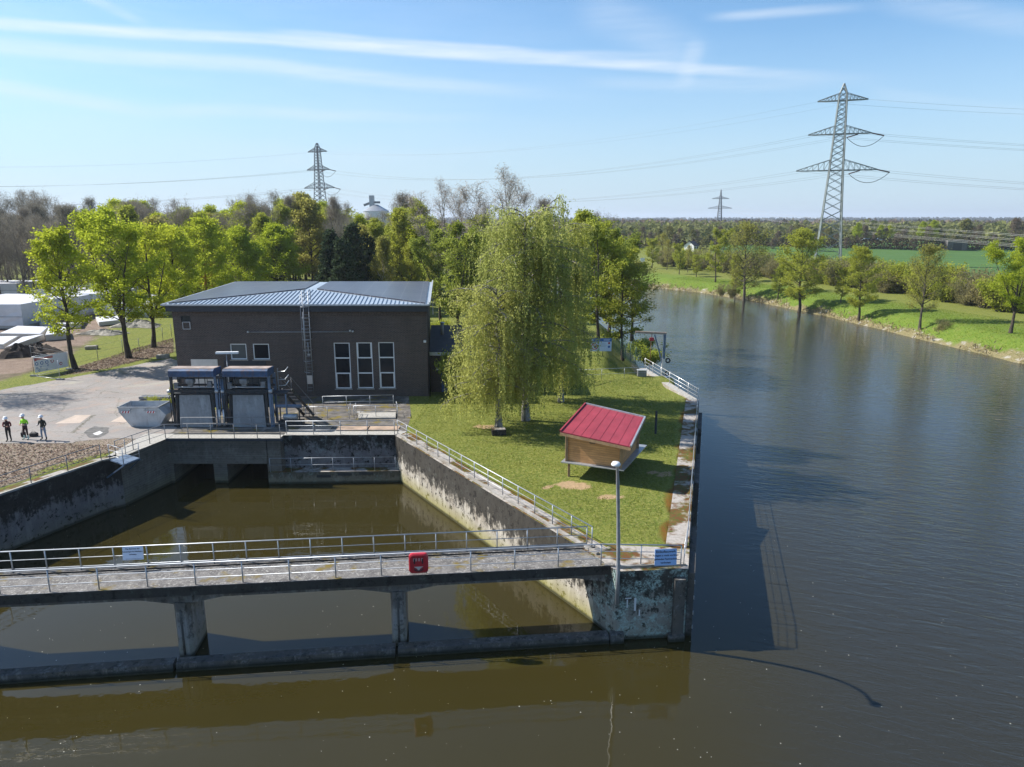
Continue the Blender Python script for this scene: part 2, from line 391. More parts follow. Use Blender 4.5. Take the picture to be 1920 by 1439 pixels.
M['rubble'] = plain('grey_rubble', (.26, .24, .20), .9, 0, .4, 3)
M['soil'] = plain('dark_soil', (.055, .042, .034), .95, 0, .5, 1.5, bump=.8)
M['green_mesh'] = plain('green_wire_fence', (.03, .08, .06), .5, .2, .2)
def clap_mat():
    m, t = newmat('larch_cladding'); p = t.n('TexCoord', out=3); z = t.sep(p)[2]
    s = t.math('MULTIPLY', z, 1/.135); fr = t.math('FRACT', s); idn = t.math('FLOOR', s)
    n = t.noise(t.comb(t.math('MULTIPLY', t.sep(p)[0], .8), idn, 0), 1.3, 3)
    c = t.mix(t.mr(n, .3, .7), (.68, .35, .13), (.45, .22, .085)); g = t.noise(t.scale(p, (3, 3, 40)), 1.0, 4); c = t.mix(t.mr(g, .4, .7, 0, .35), c, (.13, .07, .04))
    c = t.mix(t.mr(fr, .9, .97, 0, .8), c, (.04, .025, .015))
    principled(t, c, .7, t.bump(fr, .5, .03)); return m
M['wood'] = clap_mat()
M['red_roof'] = plain('red_roof_sheet', (.27, .034, .052), .55, 0, .2, 1.0)
M['bark'] = bark('grey_brown_bark', (.035, .028, .022), (.085, .07, .055))
M['bark_birch'] = bark('birch_bark', (.05, .045, .04), (.36, .34, .31), 3.5)
M['bark_grey'] = bark('pale_twigs', (.12, .108, .088), (.20, .182, .152))
M['bark_brown'] = bark('brown_twigs', (.06, .052, .042), (.115, .10, .08))
M['lf_maple'] = leaf('spring_maple_leaves', (.20, .275, .02), (.42, .475, .045))
M['lf_green'] = leaf('fresh_green_leaves', (.165, .215, .03), (.35, .385, .06))
M['lf_mid'] = leaf('mid_green_leaves', (.125, .175, .03), (.275, .32, .06))
M['lf_olive'] = leaf('olive_leaves', (.17, .175, .04), (.34, .34, .085))
M['lf_birch'] = leaf('weeping_birch_leaves', (.205, .235, .06), (.43, .455, .135))
M['lf_bronze'] = leaf('bronze_leaves', (.24, .15, .03), (.36, .27, .05))
M['lf_bud'] = leaf('grey_buds', (.175, .165, .13), (.27, .255, .205), .3)
M['lf_thicket'] = leaf('budding_thicket', (.15, .145, .06), (.25, .24, .11), .4)
M['lf_palebud'] = leaf('pale_buds', (.32, .28, .235), (.44, .40, .34), .3)
M['lf_pine'] = leaf('dark_pine_needles', (.028, .05, .026), (.07, .10, .05), .15)
M['lf_white'] = leaf('white_blossom', (.42, .40, .40), (.72, .70, .70), .4)
M['lf_dry'] = leaf('dry_reed', (.22, .17, .09), (.40, .33, .2), .3)
M['lf_bramble'] = leaf('dark_bramble', (.06, .05, .03), (.12, .11, .05), .3)
M['lf_farbare'] = leaf('distant_bare_wood', (.12, .10, .075), (.17, .145, .105), .2)
M['lf_fardark'] = leaf('horizon_wood', (.045, .05, .035), (.07, .075, .05), .1)
M['lf_wood'] = leaf('distant_wood_leaves', (.12, .13, .05), (.21, .22, .08), .3)

# ------------------------------------------------------------------ water and terrain
NEARB = [(-900, 345), (-150, 292), (-60, 262), (-20, 235), (0, 205), (11, 170), (16, 130), (17.2, 105), (16.6, 92), (15.6, 80), (14.2, 72)]
WALLS = [(15.9, 59.3), (7.75, 29.1), (4.6, 28.8), (3.75, 30.3), (-8.3, 49.1), (-17.2, 49.1), (-17.2, 53.5), (-24.15, 53.5), (-24.4, 48.6), (-25.3, 44.2), (-26.0, 43.5), (-28.6, 37.3), (-31.2, 29), (-33.5, 20), (-37, 5)]
FARB = [(-60, -150), (110, -150), (92, -60), (80, 10), (73, 45), (69, 70), (66, 91), (63.2, 113), (60.6, 138), (54.7, 168), (47, 187), (38.9, 199), (25, 225), (5, 250), (-30, 285), (-80, 315), (-150, 340), (-900, 398)]
POLY = np.array(NEARB + WALLS + FARB, float)
def seg_dist(X, Y, pts, closed=False):
    best = np.full(X.shape, 1e9); n = len(pts)
    for i in range(n if closed else n - 1):
        ax, ay = pts[i]; bx, by = pts[(i+1) % n]; dx, dy = bx-ax, by-ay; L = dx*dx+dy*dy
        t = np.clip(((X-ax)*dx+(Y-ay)*dy)/L, 0, 1); best = np.minimum(best, np.hypot(X-ax-t*dx, Y-ay-t*dy))
    return best
def inside(X, Y, poly):
    r = np.zeros(X.shape, bool); n = len(poly); j = n-1
    for i in range(n):
        xi, yi = poly[i]; xj, yj = poly[j]
        if yi != yj:
            r ^= ((yi > Y) != (yj > Y)) & (X < (xj-xi)*(Y-yi)/(yj-yi)+xi)
        j = i
    return r
def smooth(a, b, x): t = np.clip((x-a)/(b-a), 0, 1); return t*t*(3-2*t)
def vnoise(X, Y, s, seed=0):                   # cheap value noise
    rs = np.random.RandomState(seed); G = rs.rand(64, 64); x = X/s; y = Y/s
    i = np.floor(x).astype(int); j = np.floor(y).astype(int); u = x-i; v = y-j; u = u*u*(3-2*u); v = v*v*(3-2*v)
    g = lambda a, b: G[a % 64, b % 64]
    return (g(i, j)*(1-u)+g(i+1, j)*u)*(1-v)+(g(i, j+1)*(1-u)+g(i+1, j+1)*u)*v
def height(X, Y):
    X = np.asarray(X, float); Y = np.asarray(Y, float)
    wat = inside(X, Y, POLY); d = seg_dist(X, Y, POLY, True)
    dn = seg_dist(X, Y, NEARB); df = seg_dist(X, Y, FARB)
    far = (df < dn) & (df < seg_dist(X, Y, WALLS)) | (X > 75)
    hb = np.where(far, -.9 + .5*smooth(6, 20, df), 0.0)
    rear = .5*smooth(64.2, 65.3, Y)*smooth(-1, 2, X)*(1-smooth(90, 110, Y)); hb = np.where(far, hb, hb+rear)
    hb = hb + (vnoise(X, Y, 14, 3)-.5)*.3*smooth(70, 100, np.hypot(X, Y-20))
    # railway embankment beyond the field
    e = 375 + .06*(X-150); emb = 4.6*(1-smooth(5, 15, np.abs(Y-e)))*smooth(0, 40, X-35); hb = hb + emb
    hills = 14*smooth(2500, 5200, np.hypot(X, Y)); hb = hb + hills
    nat = (dn < 1e8) & ((dn <= seg_dist(X, Y, WALLS)+.2) | far)
    dd = np.where(far, df, dn)
    bank = WL - .25 + dd*np.where(far, .52, .8) + (vnoise(X, Y, 3, 5)-.5)*.4
    land = np.where(nat & (dd < 14), np.minimum(hb, bank), hb)
    wall = seg_dist(X, Y, WALLS)
    land = np.where(~far & (wall < .48) & (wall <= dn), -5.5, land)
    return np.where(wat, np.where(nat & (wall > 2), WL-.25-np.minimum(d*.5, 2.5), -5.8), land)
def grow(a, b, step, k=1.16):
    out = [a]; s = step
    while out[-1] < b: out.append(out[-1]+s); s *= k
    return out
xs = sorted(set([-round(v, 2) for v in grow(60, 7500, 1)] + list(np.arange(-60, 24, .5)) + list(np.arange(24, 130, 1.5)) + [round(v, 2) for v in grow(130, 7500, 3)]))
ys = sorted(set([-200, -120, -60, -30, 0, 10] + list(np.arange(14, 96, .5)) + list(np.arange(96, 262, 2)) + [round(v, 2) for v in grow(262, 9000, 4)]))
GX, GY = np.meshgrid(np.array(xs, float), np.array(ys, float)); GZ = height(GX, GY)
nx, ny = len(xs), len(ys); idx = np.arange(nx*ny).reshape(ny, nx)
quads = np.stack([idx[:-1, :-1], idx[:-1, 1:], idx[1:, 1:], idx[1:, :-1]], -1).reshape(-1, 4)
gme = mesh_np('ground', np.stack([GX, GY, GZ], -1).reshape(-1, 3), quads, True)
def zone(name, arr):
    a = gme.attributes.new(name, 'FLOAT', 'POINT'); a.data.foreach_set('value', np.asarray(arr, np.float32).ravel())
def poly_mask(px, z=0, soft=1.0):
    P = [tuple(at(x, y, z))[:2] for x, y in px]; s = np.where(inside(GX, GY, P), 1, -1)*seg_dist(GX, GY, P, True)
    return smooth(-soft, soft, s)
wl = seg_dist(GX, GY, WALLS[9:])
yard = (GX < -24) & (GY < 62)
litter = np.where(yard, smooth(.8, 2.6, wl + (vnoise(GX, GY, 2.5, 8)-.5)*1.5), 0)
litter = np.maximum(litter, .8*poly_mask([(130, 690), (330, 640), (330, 660), (200, 692), (130, 705)], 0, 1.5))
dirt = poly_mask([(-300, 560), (280, 560), (170, 640), (95, 690), (0, 715), (-300, 760)], 0, 3)
dirt = np.maximum(dirt, .9*poly_mask([(520, 700), (745, 742), (748, 795), (520, 800)], 0, .8))
fld = poly_mask([(1290, 462), (2600, 462), (3600, 530), (1500, 531)], -1, 3)
sand = poly_mask([(1720, 531), (3600, 529), (3600, 552), (1800, 553), (1740, 545)], -1, 1.5)
dfar = seg_dist(GX, GY, FARB); dnear = seg_dist(GX, GY, NEARB)
dry = np.where(GZ < WL+1.1, 1, 0)*smooth(2.4, 1.5, np.minimum(dfar, dnear) + (vnoise(GX, GY, 3, 2)-.5)*1.5)
lush = smooth(16, 10, dfar)*(GX > 30)
wall_edge = seg_dist(GX, GY, WALLS[1:6])
bare = np.zeros_like(GX)
for px, py, rx in ((1072, 911, 1.15), (1143, 932, .75), (1025, 916, .3), (1225, 887, .6), (905, 800, .9), (1160, 875, .8), (1245, 890, .7), (1110, 950, .25)):
    c = at(px, py); bare = np.maximum(bare, smooth(1.25, .35, np.hypot((GX-c.x)/rx, (GY-c.y)/(rx*.75)) + (vnoise(GX, GY, .5, 4)-.5)*.5))
mossz = smooth(1.6, .8, seg_dist(GX, GY, WALLS[0:6]) + (vnoise(GX, GY, 1.2, 12)-.5)*.8)*(GY < 64)
for k, v in (('litter', litter), ('dirt', dirt), ('field', fld), ('sand', sand), ('dry', dry), ('lush', lush), ('bare', bare), ('moss', mossz)): zone(k, v)
def ground_mat():
    m, t = newmat('ground_cover'); p = t.pos()
    at_ = lambda k: t.n('Attribute', attribute_name=k, out=2)
    n0 = t.noise(p, .13, 4); n1 = t.noise(p, .9, 5, .6); n2 = t.noise(p, 5, 5, .65); n3 = t.noise(p, 9, 5, .75)
    g = t.mix(t.mr(n1, .3, .7), (.085, .125, .018), (.17, .185, .032))
    g = t.mix(t.mr(n2, .44, .62, 0, .8), g, (.27, .255, .075))
    g = t.mix(t.mr(n3, .48, .62, 0, .8), g, (.045, .075, .012))
    g = t.mix(t.mr(n0, .45, .7, 0, .5), g, (.15, .16, .035))
    daisy = t.mr(t.noise(p, 13, 2, .5), .72, .75, 0, .6); g = t.mix(daisy, g, (.55, .55, .45))
    lush = t.mix(t.mr(n2, .38, .62), (.075, .135, .018), (.15, .20, .03)); lush = t.mix(t.mr(n1, .5, .7, 0, .5), lush, (.19, .19, .05))
    g = t.mix(at_('lush'), g, lush)
    def over(base, attr, c, lo=.35, hi=.65, nn=None):
        f = t.mr(t.math('ADD', at_(attr), t.math('MULTIPLY', t.math('SUBTRACT', nn or n2, .5), .9)), lo, hi); return t.mix(f, base, c)
    d = t.mix(t.mr(n1, .3, .7), (.15, .105, .08), (.24, .18, .14)); d = t.mix(t.mr(n2, .5, .75), d, (.30, .25, .21)); d = t.mix(t.mr(n0, .5, .6), d, (.10, .085, .05))
    g = over(g, 'dirt', d, nn=n1)
    li = t.mix(t.mr(n3, .44, .57), (.085, .062, .045), (.40, .32, .26)); li = t.mix(t.mr(n2, .5, .7), li, (.09, .10, .03))
    g = over(g, 'litter', li)
    mo = t.mix(t.mr(n2, .4, .62), (.16, .065, .015), (.12, .10, .015)); g = over(g, 'moss', mo, .4, .75)
    ba = t.mix(t.mr(n2, .35, .7), (.42, .29, .17), (.28, .20, .11)); g = over(g, 'bare', ba, .35, .6)
    q = t.sep(p); tram = t.math('FRACT', t.math('MULTIPLY', t.math('ADD', q[1], t.math('MULTIPLY', q[0], .06)), 1/18))
    fi = t.mix(t.mr(t.noise(t.scale(p, (.05, .6, 1)), .5, 4), .35, .65), (.055, .115, .030), (.075, .145, .036)); fi = t.mix(t.mr(tram, .94, .97, 0, .55), fi, (.022, .08, .03))
    g = over(g, 'field', fi, .4, .6)
    sa = t.mix(t.mr(t.noise(t.scale(p, (.06, .8, 1)), .7, 4), .4, .6), (.40, .31, .24), (.29, .215, .16)); g = over(g, 'sand', sa, .4, .6)
    dr = t.mix(t.mr(n2, .35, .65), (.25, .205, .115), (.12, .115, .045)); dr = t.mix(t.mr(n1, .55, .65), dr, (.33, .31, .27)); g = over(g, 'dry', dr, .35, .7, n1)
    dist = t.vmath('LENGTH', p, out=1); far = t.mr(dist, 420, 900)
    fw = t.mix(t.mr(t.noise(t.scale(p, (1, .3, 1)), .012, 5), .4, .6), (.055, .06, .035), (.09, .12, .04)); g = t.mix(far, g, fw)
    principled(t, g, .95, t.bump(t.math('ADD', n3, n2), .7, .08), spec=.15); return m
ground = link('ground', gme, ground_mat()); tag(ground, kind='structure')

def water_mat():
    m, t = newmat('murky_water'); p = t.pos(); x, y, z = t.sep(p)[0:3]
    # open river: right of the pier; sheltered water in and before the basin
    riv = t.mr(t.math('SUBTRACT', x, t.math('MULTIPLY', t.math('SUBTRACT', y, 29), .27)), 6.5, 16, 0, 1, True)
    riv = t.math('MAXIMUM', riv, t.mr(y, 62, 75, 0, 1))
    gust = t.mr(t.noise(t.scale(p, (.05, .022, 1)), 1.0, 4), .32, .62, .35, 1)
    vr = t.t.nodes.new('ShaderNodeVectorRotate'); vr.rotation_type = 'Z_AXIS'; t.set(vr.inputs['Vector'], p); vr.inputs['Angle'].default_value = R(20)
    pr = vr.outputs[0]
    w1 = t.noise(t.scale(pr, (.55, 1.9, 1)), 1.0, 4, .55, .6)
    w2 = t.noise(t.scale(pr, (2.2, 6.0, 1)), 1.0, 3, .5, .3)
    w3 = t.noise(p, .45, 3, .5)
    h = t.math('ADD', t.math('MULTIPLY', w1, .085), t.math('MULTIPLY', w2, .03))
    hr = t.math('MULTIPLY', t.math('MULTIPLY', h, riv), gust)
    calm = t.math('MULTIPLY', w3, t.mr(y, 24, 29, .016, .006)); calm2 = t.math('MULTIPLY', t.noise(t.scale(p, (1.6, 2.6, 1)), 1, 2), .0035)
    hh = t.math('ADD', t.math('ADD', hr, calm), calm2)
    nrm = t.bump(hh, 1.0, 1.0)
    murk = t.mix(t.noise(p, .12, 3), (.028, .0230, .0066), (.034, .028, .008))
    murk = t.mix(riv, murk, (.026, .0255, .0195))
    # specks of catkin fluff adrift, thickest before the pier
    v = t.t.nodes.new('ShaderNodeTexVoronoi'); v.feature = 'F1'; v.inputs['Scale'].default_value = 3.0; t.set(v.inputs['Vector'], t.scale(p, (1, 1, 0)))
    keep = t.mr(t.sep(v.outputs['Color'])[0], .45, .46)
    size = t.mr(t.sep(v.outputs['Color'])[1], 0, 1, .02, .075)
    sp = t.math('MULTIPLY', t.math('LESS_THAN', v.outputs['Distance'], size), keep)
    dens = t.mr(t.math('ADD', t.noise(p, .16, 3), t.mr(y, 42, 24, -.1, .14)), .36, .55)
    sp = t.math('MULTIPLY', sp, t.math('MULTIPLY', dens, t.mr(y, 60, 35)))
    c = t.mix(sp, murk, (.42, .41, .36)); rough = t.mr(sp, 0, 1, .035, .7)
    pb = principled(t, c, rough, nrm, spec=.72, ior=1.33); return m
wx = [-900, -300, -60, 0, 40, 120, 400]; wy = [-160, 0, 40, 90, 200, 400]
WV = [(a, b, WL) for b in wy for a in wx]; WQ = [(j*len(wx)+i, j*len(wx)+i+1, (j+1)*len(wx)+i+1, (j+1)*len(wx)+i) for j in range(len(wy)-1) for i in range(len(wx)-1)]
tag(link('river_water', mesh_np('river_water', WV, WQ), water_mat()), kind='structure')

# asphalt yard
def rough_sheet(name, pts, z, mat, jit=.25, step=1.2):
    out = []
    for i in range(len(pts)):
        a, b = Vector(pts[i]), Vector(pts[(i+1) % len(pts)]); n = max(1, int((b-a).length/step))
        for k in range(n):
            q = a.lerp(b, k/n); out.append((q.x+random.uniform(-jit, jit), q.y+random.uniform(-jit, jit)))
    mb = MB(); mb.add([(x, y, z) for x, y in out], [tuple(range(len(out)))]); o = mb.build(name, mat); tag(o, kind='structure'); return o
def asphalt_mat():
    m, t = newmat('old_asphalt'); p = t.pos(); n1 = t.noise(p, .35, 5, .6); n2 = t.noise(p, 3.5, 5, .65); n3 = t.noise(p, 10, 5, .75)
    c = t.mix(t.mr(n1, .35, .65), (.30, .275, .255), (.23, .215, .205)); c = t.mix(t.mr(t.noise(p, .7, 4), .5, .68, 0, .8), c, (.33, .26, .22))
    c = t.mix(t.mr(n2, .5, .72, 0, .5), c, (.17, .155, .14)); c = t.mix(t.mr(n3, .47, .66, 0, .45), c, (.15, .14, .13))
    ck = t.t.nodes.new('ShaderNodeTexVoronoi'); ck.feature = 'DISTANCE_TO_EDGE'; ck.inputs['Scale'].default_value = .22; t.set(ck.inputs['Vector'], t.vmath('ADD', p, t.scale(t.n('TexNoise', p, out=1), (.8, .8, 0))))
    c = t.mix(t.mr(ck.outputs['Distance'], .008, .003, 0, .75), c, (.085, .08, .05))
    c = t.mix(t.mr(t.noise(p, .22, 4), .58, .68, 0, .6), c, (.36, .34, .27))
    principled(t, c, .9, t.bump(n3, .3, .01), spec=.25); return m
M['asphalt'] = asphalt_mat()
P2 = lambda x, y, z=0: tuple(at(x, y, z))[:2]
rough_sheet('asphalt_yard', [(-62, 47.3), (-37, 47.4), P2(60, 830), P2(128, 829), P2(232, 822), (-25.4, 48.2), (-24.6, 50), (-25.2, 53), P2(318, 742), P2(322, 712), (-29.3, 61), (-29.5, 70), P2(322, 672), P2(270, 682), P2(180, 700), P2(90, 716), P2(0, 732), (-75, 62)], .012, M['asphalt'], .12)
for nm, pts in (('repair_patch', [(103, 795), (142, 779), (171, 779), (150, 794)]), ('repair_patch', [(207, 792), (228, 780), (238, 783), (238, 792)])):
    rough_sheet(nm, [P2(*q) for q in pts], .018, plain('pinkish_repair', (.43, .35, .29), .9, 0, .15, 1.5), .03, 1)
rough_sheet('gravel_patch', [P2(*q) for q in ((158, 812), (176, 800), (204, 803), (206, 811), (184, 822), (166, 822))], .017, plain('wet_gravel', (.11, .105, .10), .8, 0, .5, 3), .1, .5)
rough_sheet('lime_spill', [P2(*q) for q in ((174, 814), (186, 809), (192, 812), (184, 817))], .022, plain('white_lime', (.55, .54, .53), .9, 0, .2, 6), .06, .3)
sl = rough_sheet('paving_slab', [(-38, 47.15), (-30.2, 47.35), (-30.2, 47.75), (-38, 47.55)], .02, M['asphalt'], .02, 2)

# ------------------------------------------------------------------ basin walls
def offset(pts, d):                            # shift a polyline sideways (left of travel is +)
    pts = [Vector(p[:2]) for p in pts]; out = []
    for i, p in enumerate(pts):
        ns = []
        for a, b in ((i-1, i), (i, i+1)):
            if a >= 0 and b < len(pts): e = (pts[b]-pts[a]).normalized(); ns.append(Vector((-e.y, e.x)))
        n = sum(ns, Vector((0, 0))).normalized(); out.append(p + n*d/max(.4, n.dot(ns[0])))
    return out
def wall_strip(mb, pts, thick, z0, z1, mi=0):  # thickness to the left of travel
    o = offset(pts, thick); n = len(pts); zt = z1 if isinstance(z1, (list, tuple)) else [z1]*n
    poly = [tuple(p[:2]) for p in pts] + [tuple(p) for p in reversed(o)]
    for i in range(n-1):
        q = [pts[i][:2], pts[i+1][:2], tuple(o[i+1]), tuple(o[i])]
        mb.prism(q if thick > 0 else [q[1], q[0], q[3], q[2]], z0, [zt[i], zt[i+1], zt[i+1], zt[i]] if thick > 0 else [zt[i+1], zt[i], zt[i], zt[i+1]], mi)
    return mb
def kerb(name, pts, inset, w, z0, h, mat, parent):
    a = offset(pts, inset); mb = MB(); b = [(p.x, p.y) for p in a]
    return wall_strip(mb, b, w, z0, h).build(name, mat, parent)
RW = [(3.75, 30.3), (-8.3, 49.1)]
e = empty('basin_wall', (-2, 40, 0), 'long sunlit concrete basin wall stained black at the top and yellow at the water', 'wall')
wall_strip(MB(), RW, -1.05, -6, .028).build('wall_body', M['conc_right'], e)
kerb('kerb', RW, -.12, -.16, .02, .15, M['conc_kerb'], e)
LW = [(-37, 5), (-33.5, 20), (-31.2, 29), (-28.6, 37.3), (-26.0, 43.5), (-25.3, 44.2)]
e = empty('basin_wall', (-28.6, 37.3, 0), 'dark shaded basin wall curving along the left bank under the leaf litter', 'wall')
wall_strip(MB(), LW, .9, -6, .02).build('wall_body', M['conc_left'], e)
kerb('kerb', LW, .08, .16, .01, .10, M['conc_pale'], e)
# intake: two openings under board-marked concrete
e = empty('intake_structure', (-20, 48.6, 0), 'board marked concrete intake head with two dark water openings', 'intake')
mb = MB(); S0, S1 = Vector((-24.4, 48.45)), Vector((-17.2, 48.45))
GX0, GX1, GX2, GX3, GX4 = -25.3, -23.95, -21.1, -20.15, -17.25
mb.prism([(-25.3, 44.2), (-24.2, 48.4), (-24.2, 49.6), (-26.3, 49.6), (-26.3, 44.3)], -6, .02)
mb.prism([(-24.19, 48.42), (-17.24, 48.42), (-17.24, 49.4), (-24.19, 49.4)], -1.86, .01)
mb.prism([(-24.19, 48.45), (-23.98, 48.45), (-23.98, 53.3), (-24.19, 53.3)], -6, -1.861)
mb.prism([(-21.15, 48.45), (-20.2, 48.45), (-20.2, 53.3), (-21.15, 53.3)], -6, -1.861)
mb.prism([(-17.3, 48.42), (-16.3, 48.42), (-16.3, 49.38), (-17.3, 49.38)], -6, .013)
mb.build('front_wall', M['conc_gate'], e)
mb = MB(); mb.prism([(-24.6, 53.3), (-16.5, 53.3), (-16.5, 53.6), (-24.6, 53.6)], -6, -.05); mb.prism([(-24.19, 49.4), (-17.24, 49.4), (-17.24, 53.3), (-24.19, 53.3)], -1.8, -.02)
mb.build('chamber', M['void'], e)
MB().frame((-24.3, 48.30, -.16), (8.2, 0, 0), (0, .12, 0), (0, 0, .19)).build('edge_beam', M['fascia'], e)
e = empty('basin_wall', (-12, 49.3, 0), 'shaded stained rear basin wall with a low mossy ledge and three slots', 'wall')
mb = MB(); mb.prism([(-16.29, 49.2), (-8.0, 49.3), (-7.6, 50.2), (-16.29, 50.2)], -6, .016); mb.build('wall_body', M['conc_recess'], e)
mb = MB(); mb.prism([(-17.22, 48.15), (-8.0, 48.55), (-8.0, 49.31), (-16.31, 49.21), (-17.22, 49.21)], -6, -2.42); mb.build('ledge', concrete('mossy_ledge', (.15, .14, .125), .55, .2, .5, topc='moss', z_dark=(-3.3, -2.2)), e)
for k, (px, py) in enumerate(((607, 893), (646, 890), (686, 889))):
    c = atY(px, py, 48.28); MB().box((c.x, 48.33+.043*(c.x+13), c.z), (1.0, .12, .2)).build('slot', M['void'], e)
# pier head and river wall
HEAD = [(4.6, 28.8), (7.75, 29.05), (8.3, 31.1), (4.6, 31.4), (3.75, 30.3)]
e = empty('pier_head', (6, 29, 0), 'blunt lichen covered concrete pier head at the corner of the lawn', 'pier head')
MB().prism(HEAD, -6, .035).build('body', M['conc_block'], e)
kerb('kerb', [(4.7, 28.86), (7.72, 29.1)], .22, .14, .03, .13, M['conc_kerb'], e)
mb = MB(); c0 = (7.35, 28.93)
mb.prism([(7.12, 28.70), (7.60, 28.74), (7.60, 29.03), (7.12, 28.99)], -3.5, -.33); mb.build('pilaster', M['conc_sill'], e)
mb = MB(); mb.prism([(6.95, 28.62), (7.66, 28.68), (7.66, 29.0), (6.95, 28.95)], -3.6, -3.02); mb.build('footing', M['conc_sill'], e); mb = MB(); mb.prism([(4.35, 28.45), (4.95, 28.5), (4.95, 28.9), (4.35, 28.85)], -3.6, -2.86); mb.build('footing', M['conc_sill'], e)
paint = plain('white_peeled_paint', (.55, .58, .6), .8, 0, .1, 3)
for (px, py, w, h) in ((1178, 1122, .28, .05), (1191, 1134, .09, .62), (1199, 1150, .06, .3), (1176, 1132, .05, .4)):
    c = atY(px, py, 28.85); MB().box((c.x, 28.80+.0794*(c.x-4.6), c.z), (w, .012, h), R(4.5)).build('paint_mark', paint, e)
RV = [(8.3, 31.1), (15.9, 59.3)]; RV2 = [(15.9, 59.3), (13.3, 70)]
e = empty('river_wall', (12, 45, 0), 'long concrete river wall edging the lawn with orange moss on its coping', 'wall')
wall_strip(MB(), RV, 1.1, -6, .03).build('wall_body', M['conc_left'], e)
wall_strip(MB(), RV2, .7, -6, [.025, .62]).build('ramp_wall', M['conc_pale'], e)
kerb('kerb', RV, .05, .15, .02, .12, M['conc_left'], e)
u = Vector((7.6, 28.2, 0)).normalized(); nrm = Vector((u.y, -u.x, 0))
for k, (t0, t1, zt, lb) in enumerate(((21.6, 26.6, -.35, 'dark fender panel with rungs at the far end of the river wall'), (9.6, 15.2, -.25, 'dark fender panel with rungs halfway along the river wall'), (-2.0, 3.2, -.2, 'grey green fender panel with rungs at the corner of the pier head'))):
    b = Vector((8.3, 31.1, 0)) + u*t0; f = empty('fender_panel', b, lb, 'fender', 'fender panels along the river wall')
    MB().frame(b + nrm*.02 + Vector((0, 0, -5)), u*(t1-t0), nrm*.28, Vector((0, 0, 5+zt))).build('panel', M['conc_sill'], f)
    for z in (-.75, -1.5, -2.25, -2.95):
        MB().frame(b + nrm*.30 + u*.05 + Vector((0, 0, z)), u*.10, nrm*.03, Vector((0, 0, .14))).build('rung_plate', M['alu'], f)

# ------------------------------------------------------------------ footbridge
bd = Vector((25.42, 2.64, 0)).normalized(); bn = Vector((-bd.y, bd.x, 0))
B0 = Vector((4.55, 29.31, 0))                  # right end of the front edge
bp = lambda s, n, z=0: B0 - bd*s + bn*n + Vector((0, 0, z))
e = empty('footbridge', bp(13, 1), 'narrow grey concrete footbridge crossing the water in front of the basin', 'bridge')
MB().frame(bp(38, 0, -.34), bd*38, bn*2.1, Vector((0, 0, .345))).build('deck', M['conc_deck'], e)
mb = MB(); mb.frame(bp(38, -.04, -.345), bd*38, bn*.30, Vector((0, 0, .42))); mb.build('front_kerb', M['conc_deck'], e)
MB().frame(bp(38, 1.86, -.345), bd*37.5, bn*.27, Vector((0, 0, .42))).build('rear_kerb', M['conc_deck'], e)
PIERS = [9.55, 18.6, 27.7]
prof = [(0, -.34)]
ends = [0] + PIERS + [38]
low = []
for a, b in zip(ends, ends[1:]):
    low += [(a + .35, -.86), (a + 1.7, -.62), (b - 1.7, -.62), (b - .35, -.86)]
poly = [(0, -.345)] + [(38, -.345)] + [(x, z) for x, z in reversed(low)]
for n in (.28, 1.45):
    MB().extrude(poly, bp(0, n), -bd, Vector((0, 0, 1)), bn*.35).build('beam', M['conc_pier'], e)
for s in PIERS:
    mb = MB(); w = .32
    pl = [(-w, .25), (-.2, .02), (.2, .02), (w, .25), (w, 1.95), (-w, 1.95)]
    mb.prism([tuple((bp(s, 0) + bd*x + bn*y))[:2] for x, y in pl], -6, -.7)
    mb.frame(bp(s, .1, -.72) - bd*.5, bd*1.0, bn*1.85, Vector((0, 0, .375)))
    p = mb.build('pier', M['conc_pier'], e)
    MB().tube([bp(s, .0, -1.0), bp(s, .0, -3.1)], .045, 8).build('guide_slot', M['conc_sill'], p)
sb = [Vector((-32, 24.35, 0)), Vector((-22.9, 25.42, 0)), Vector((-14.0, 26.5, 0)), Vector((-4.95, 27.55, 0)), Vector((4.36, 28.55, 0))]
for i in range(4):
    a, b = sb[i], sb[i+1]; d = (b-a).normalized(); n = Vector((-d.y, d.x, 0)); a = a+d*.06; b = b-d*.06
    f = empty('scum_beam', (a+b)/2 + Vector((0, 0, -3)), ('wet concrete beam at the water outside the left end', 'wet concrete beam in the water left of the left bridge pier', 'wet concrete beam in the water between the two bridge piers', 'wet concrete beam in the water from the right pier to the pier head')[i], 'beam', 'low concrete beams between the bridge piers')
    MB().frame(a + Vector((0, 0, -4.2)), b-a, n*.50, Vector((0, 0, 1.24))).build('beam', M['conc_sill'], f)
    MB().frame(a - n*.06 + Vector((0, 0, -3.42)), b-a, n*.058, Vector((0, 0, .20))).build('wearing_strip', M['conc_sill'], f)

# ------------------------------------------------------------------ railings
def railing(label, pts, spacing=1.9, h=1.0, rails=(1.0, .66, .33), mat='galv', r=.028, rm=.017, name='railing', toe=0, post_h=None, group='galvanised railings'):
    pts = [Vector(p) for p in pts]; e = empty(name, pts[0], label, 'railing', group)
    for i in range(len(pts)-1):
        a, b = pts[i], pts[i+1]; n = max(1, round((b-a).length/spacing))
        for k in range(n + (1 if i == len(pts)-2 else 0)):
            q = a.lerp(b, k/n); MB().tube([q, q + Vector((0, 0, h))], r, 7).build('post', M[mat], e)
    for j, z in enumerate(rails):
        MB().tube([p + Vector((0, 0, z)) for p in pts], r if j == 0 else rm, 7).build('top_rail' if j == 0 else 'rail', M[mat], e)
    if toe:
        for a, b in zip(pts, pts[1:]): MB().bar(a + Vector((0, 0, .1)), b + Vector((0, 0, .1)), .012, toe).build('toe_board', M[mat], e)
    return e
Z = Vector((0, 0, 1))
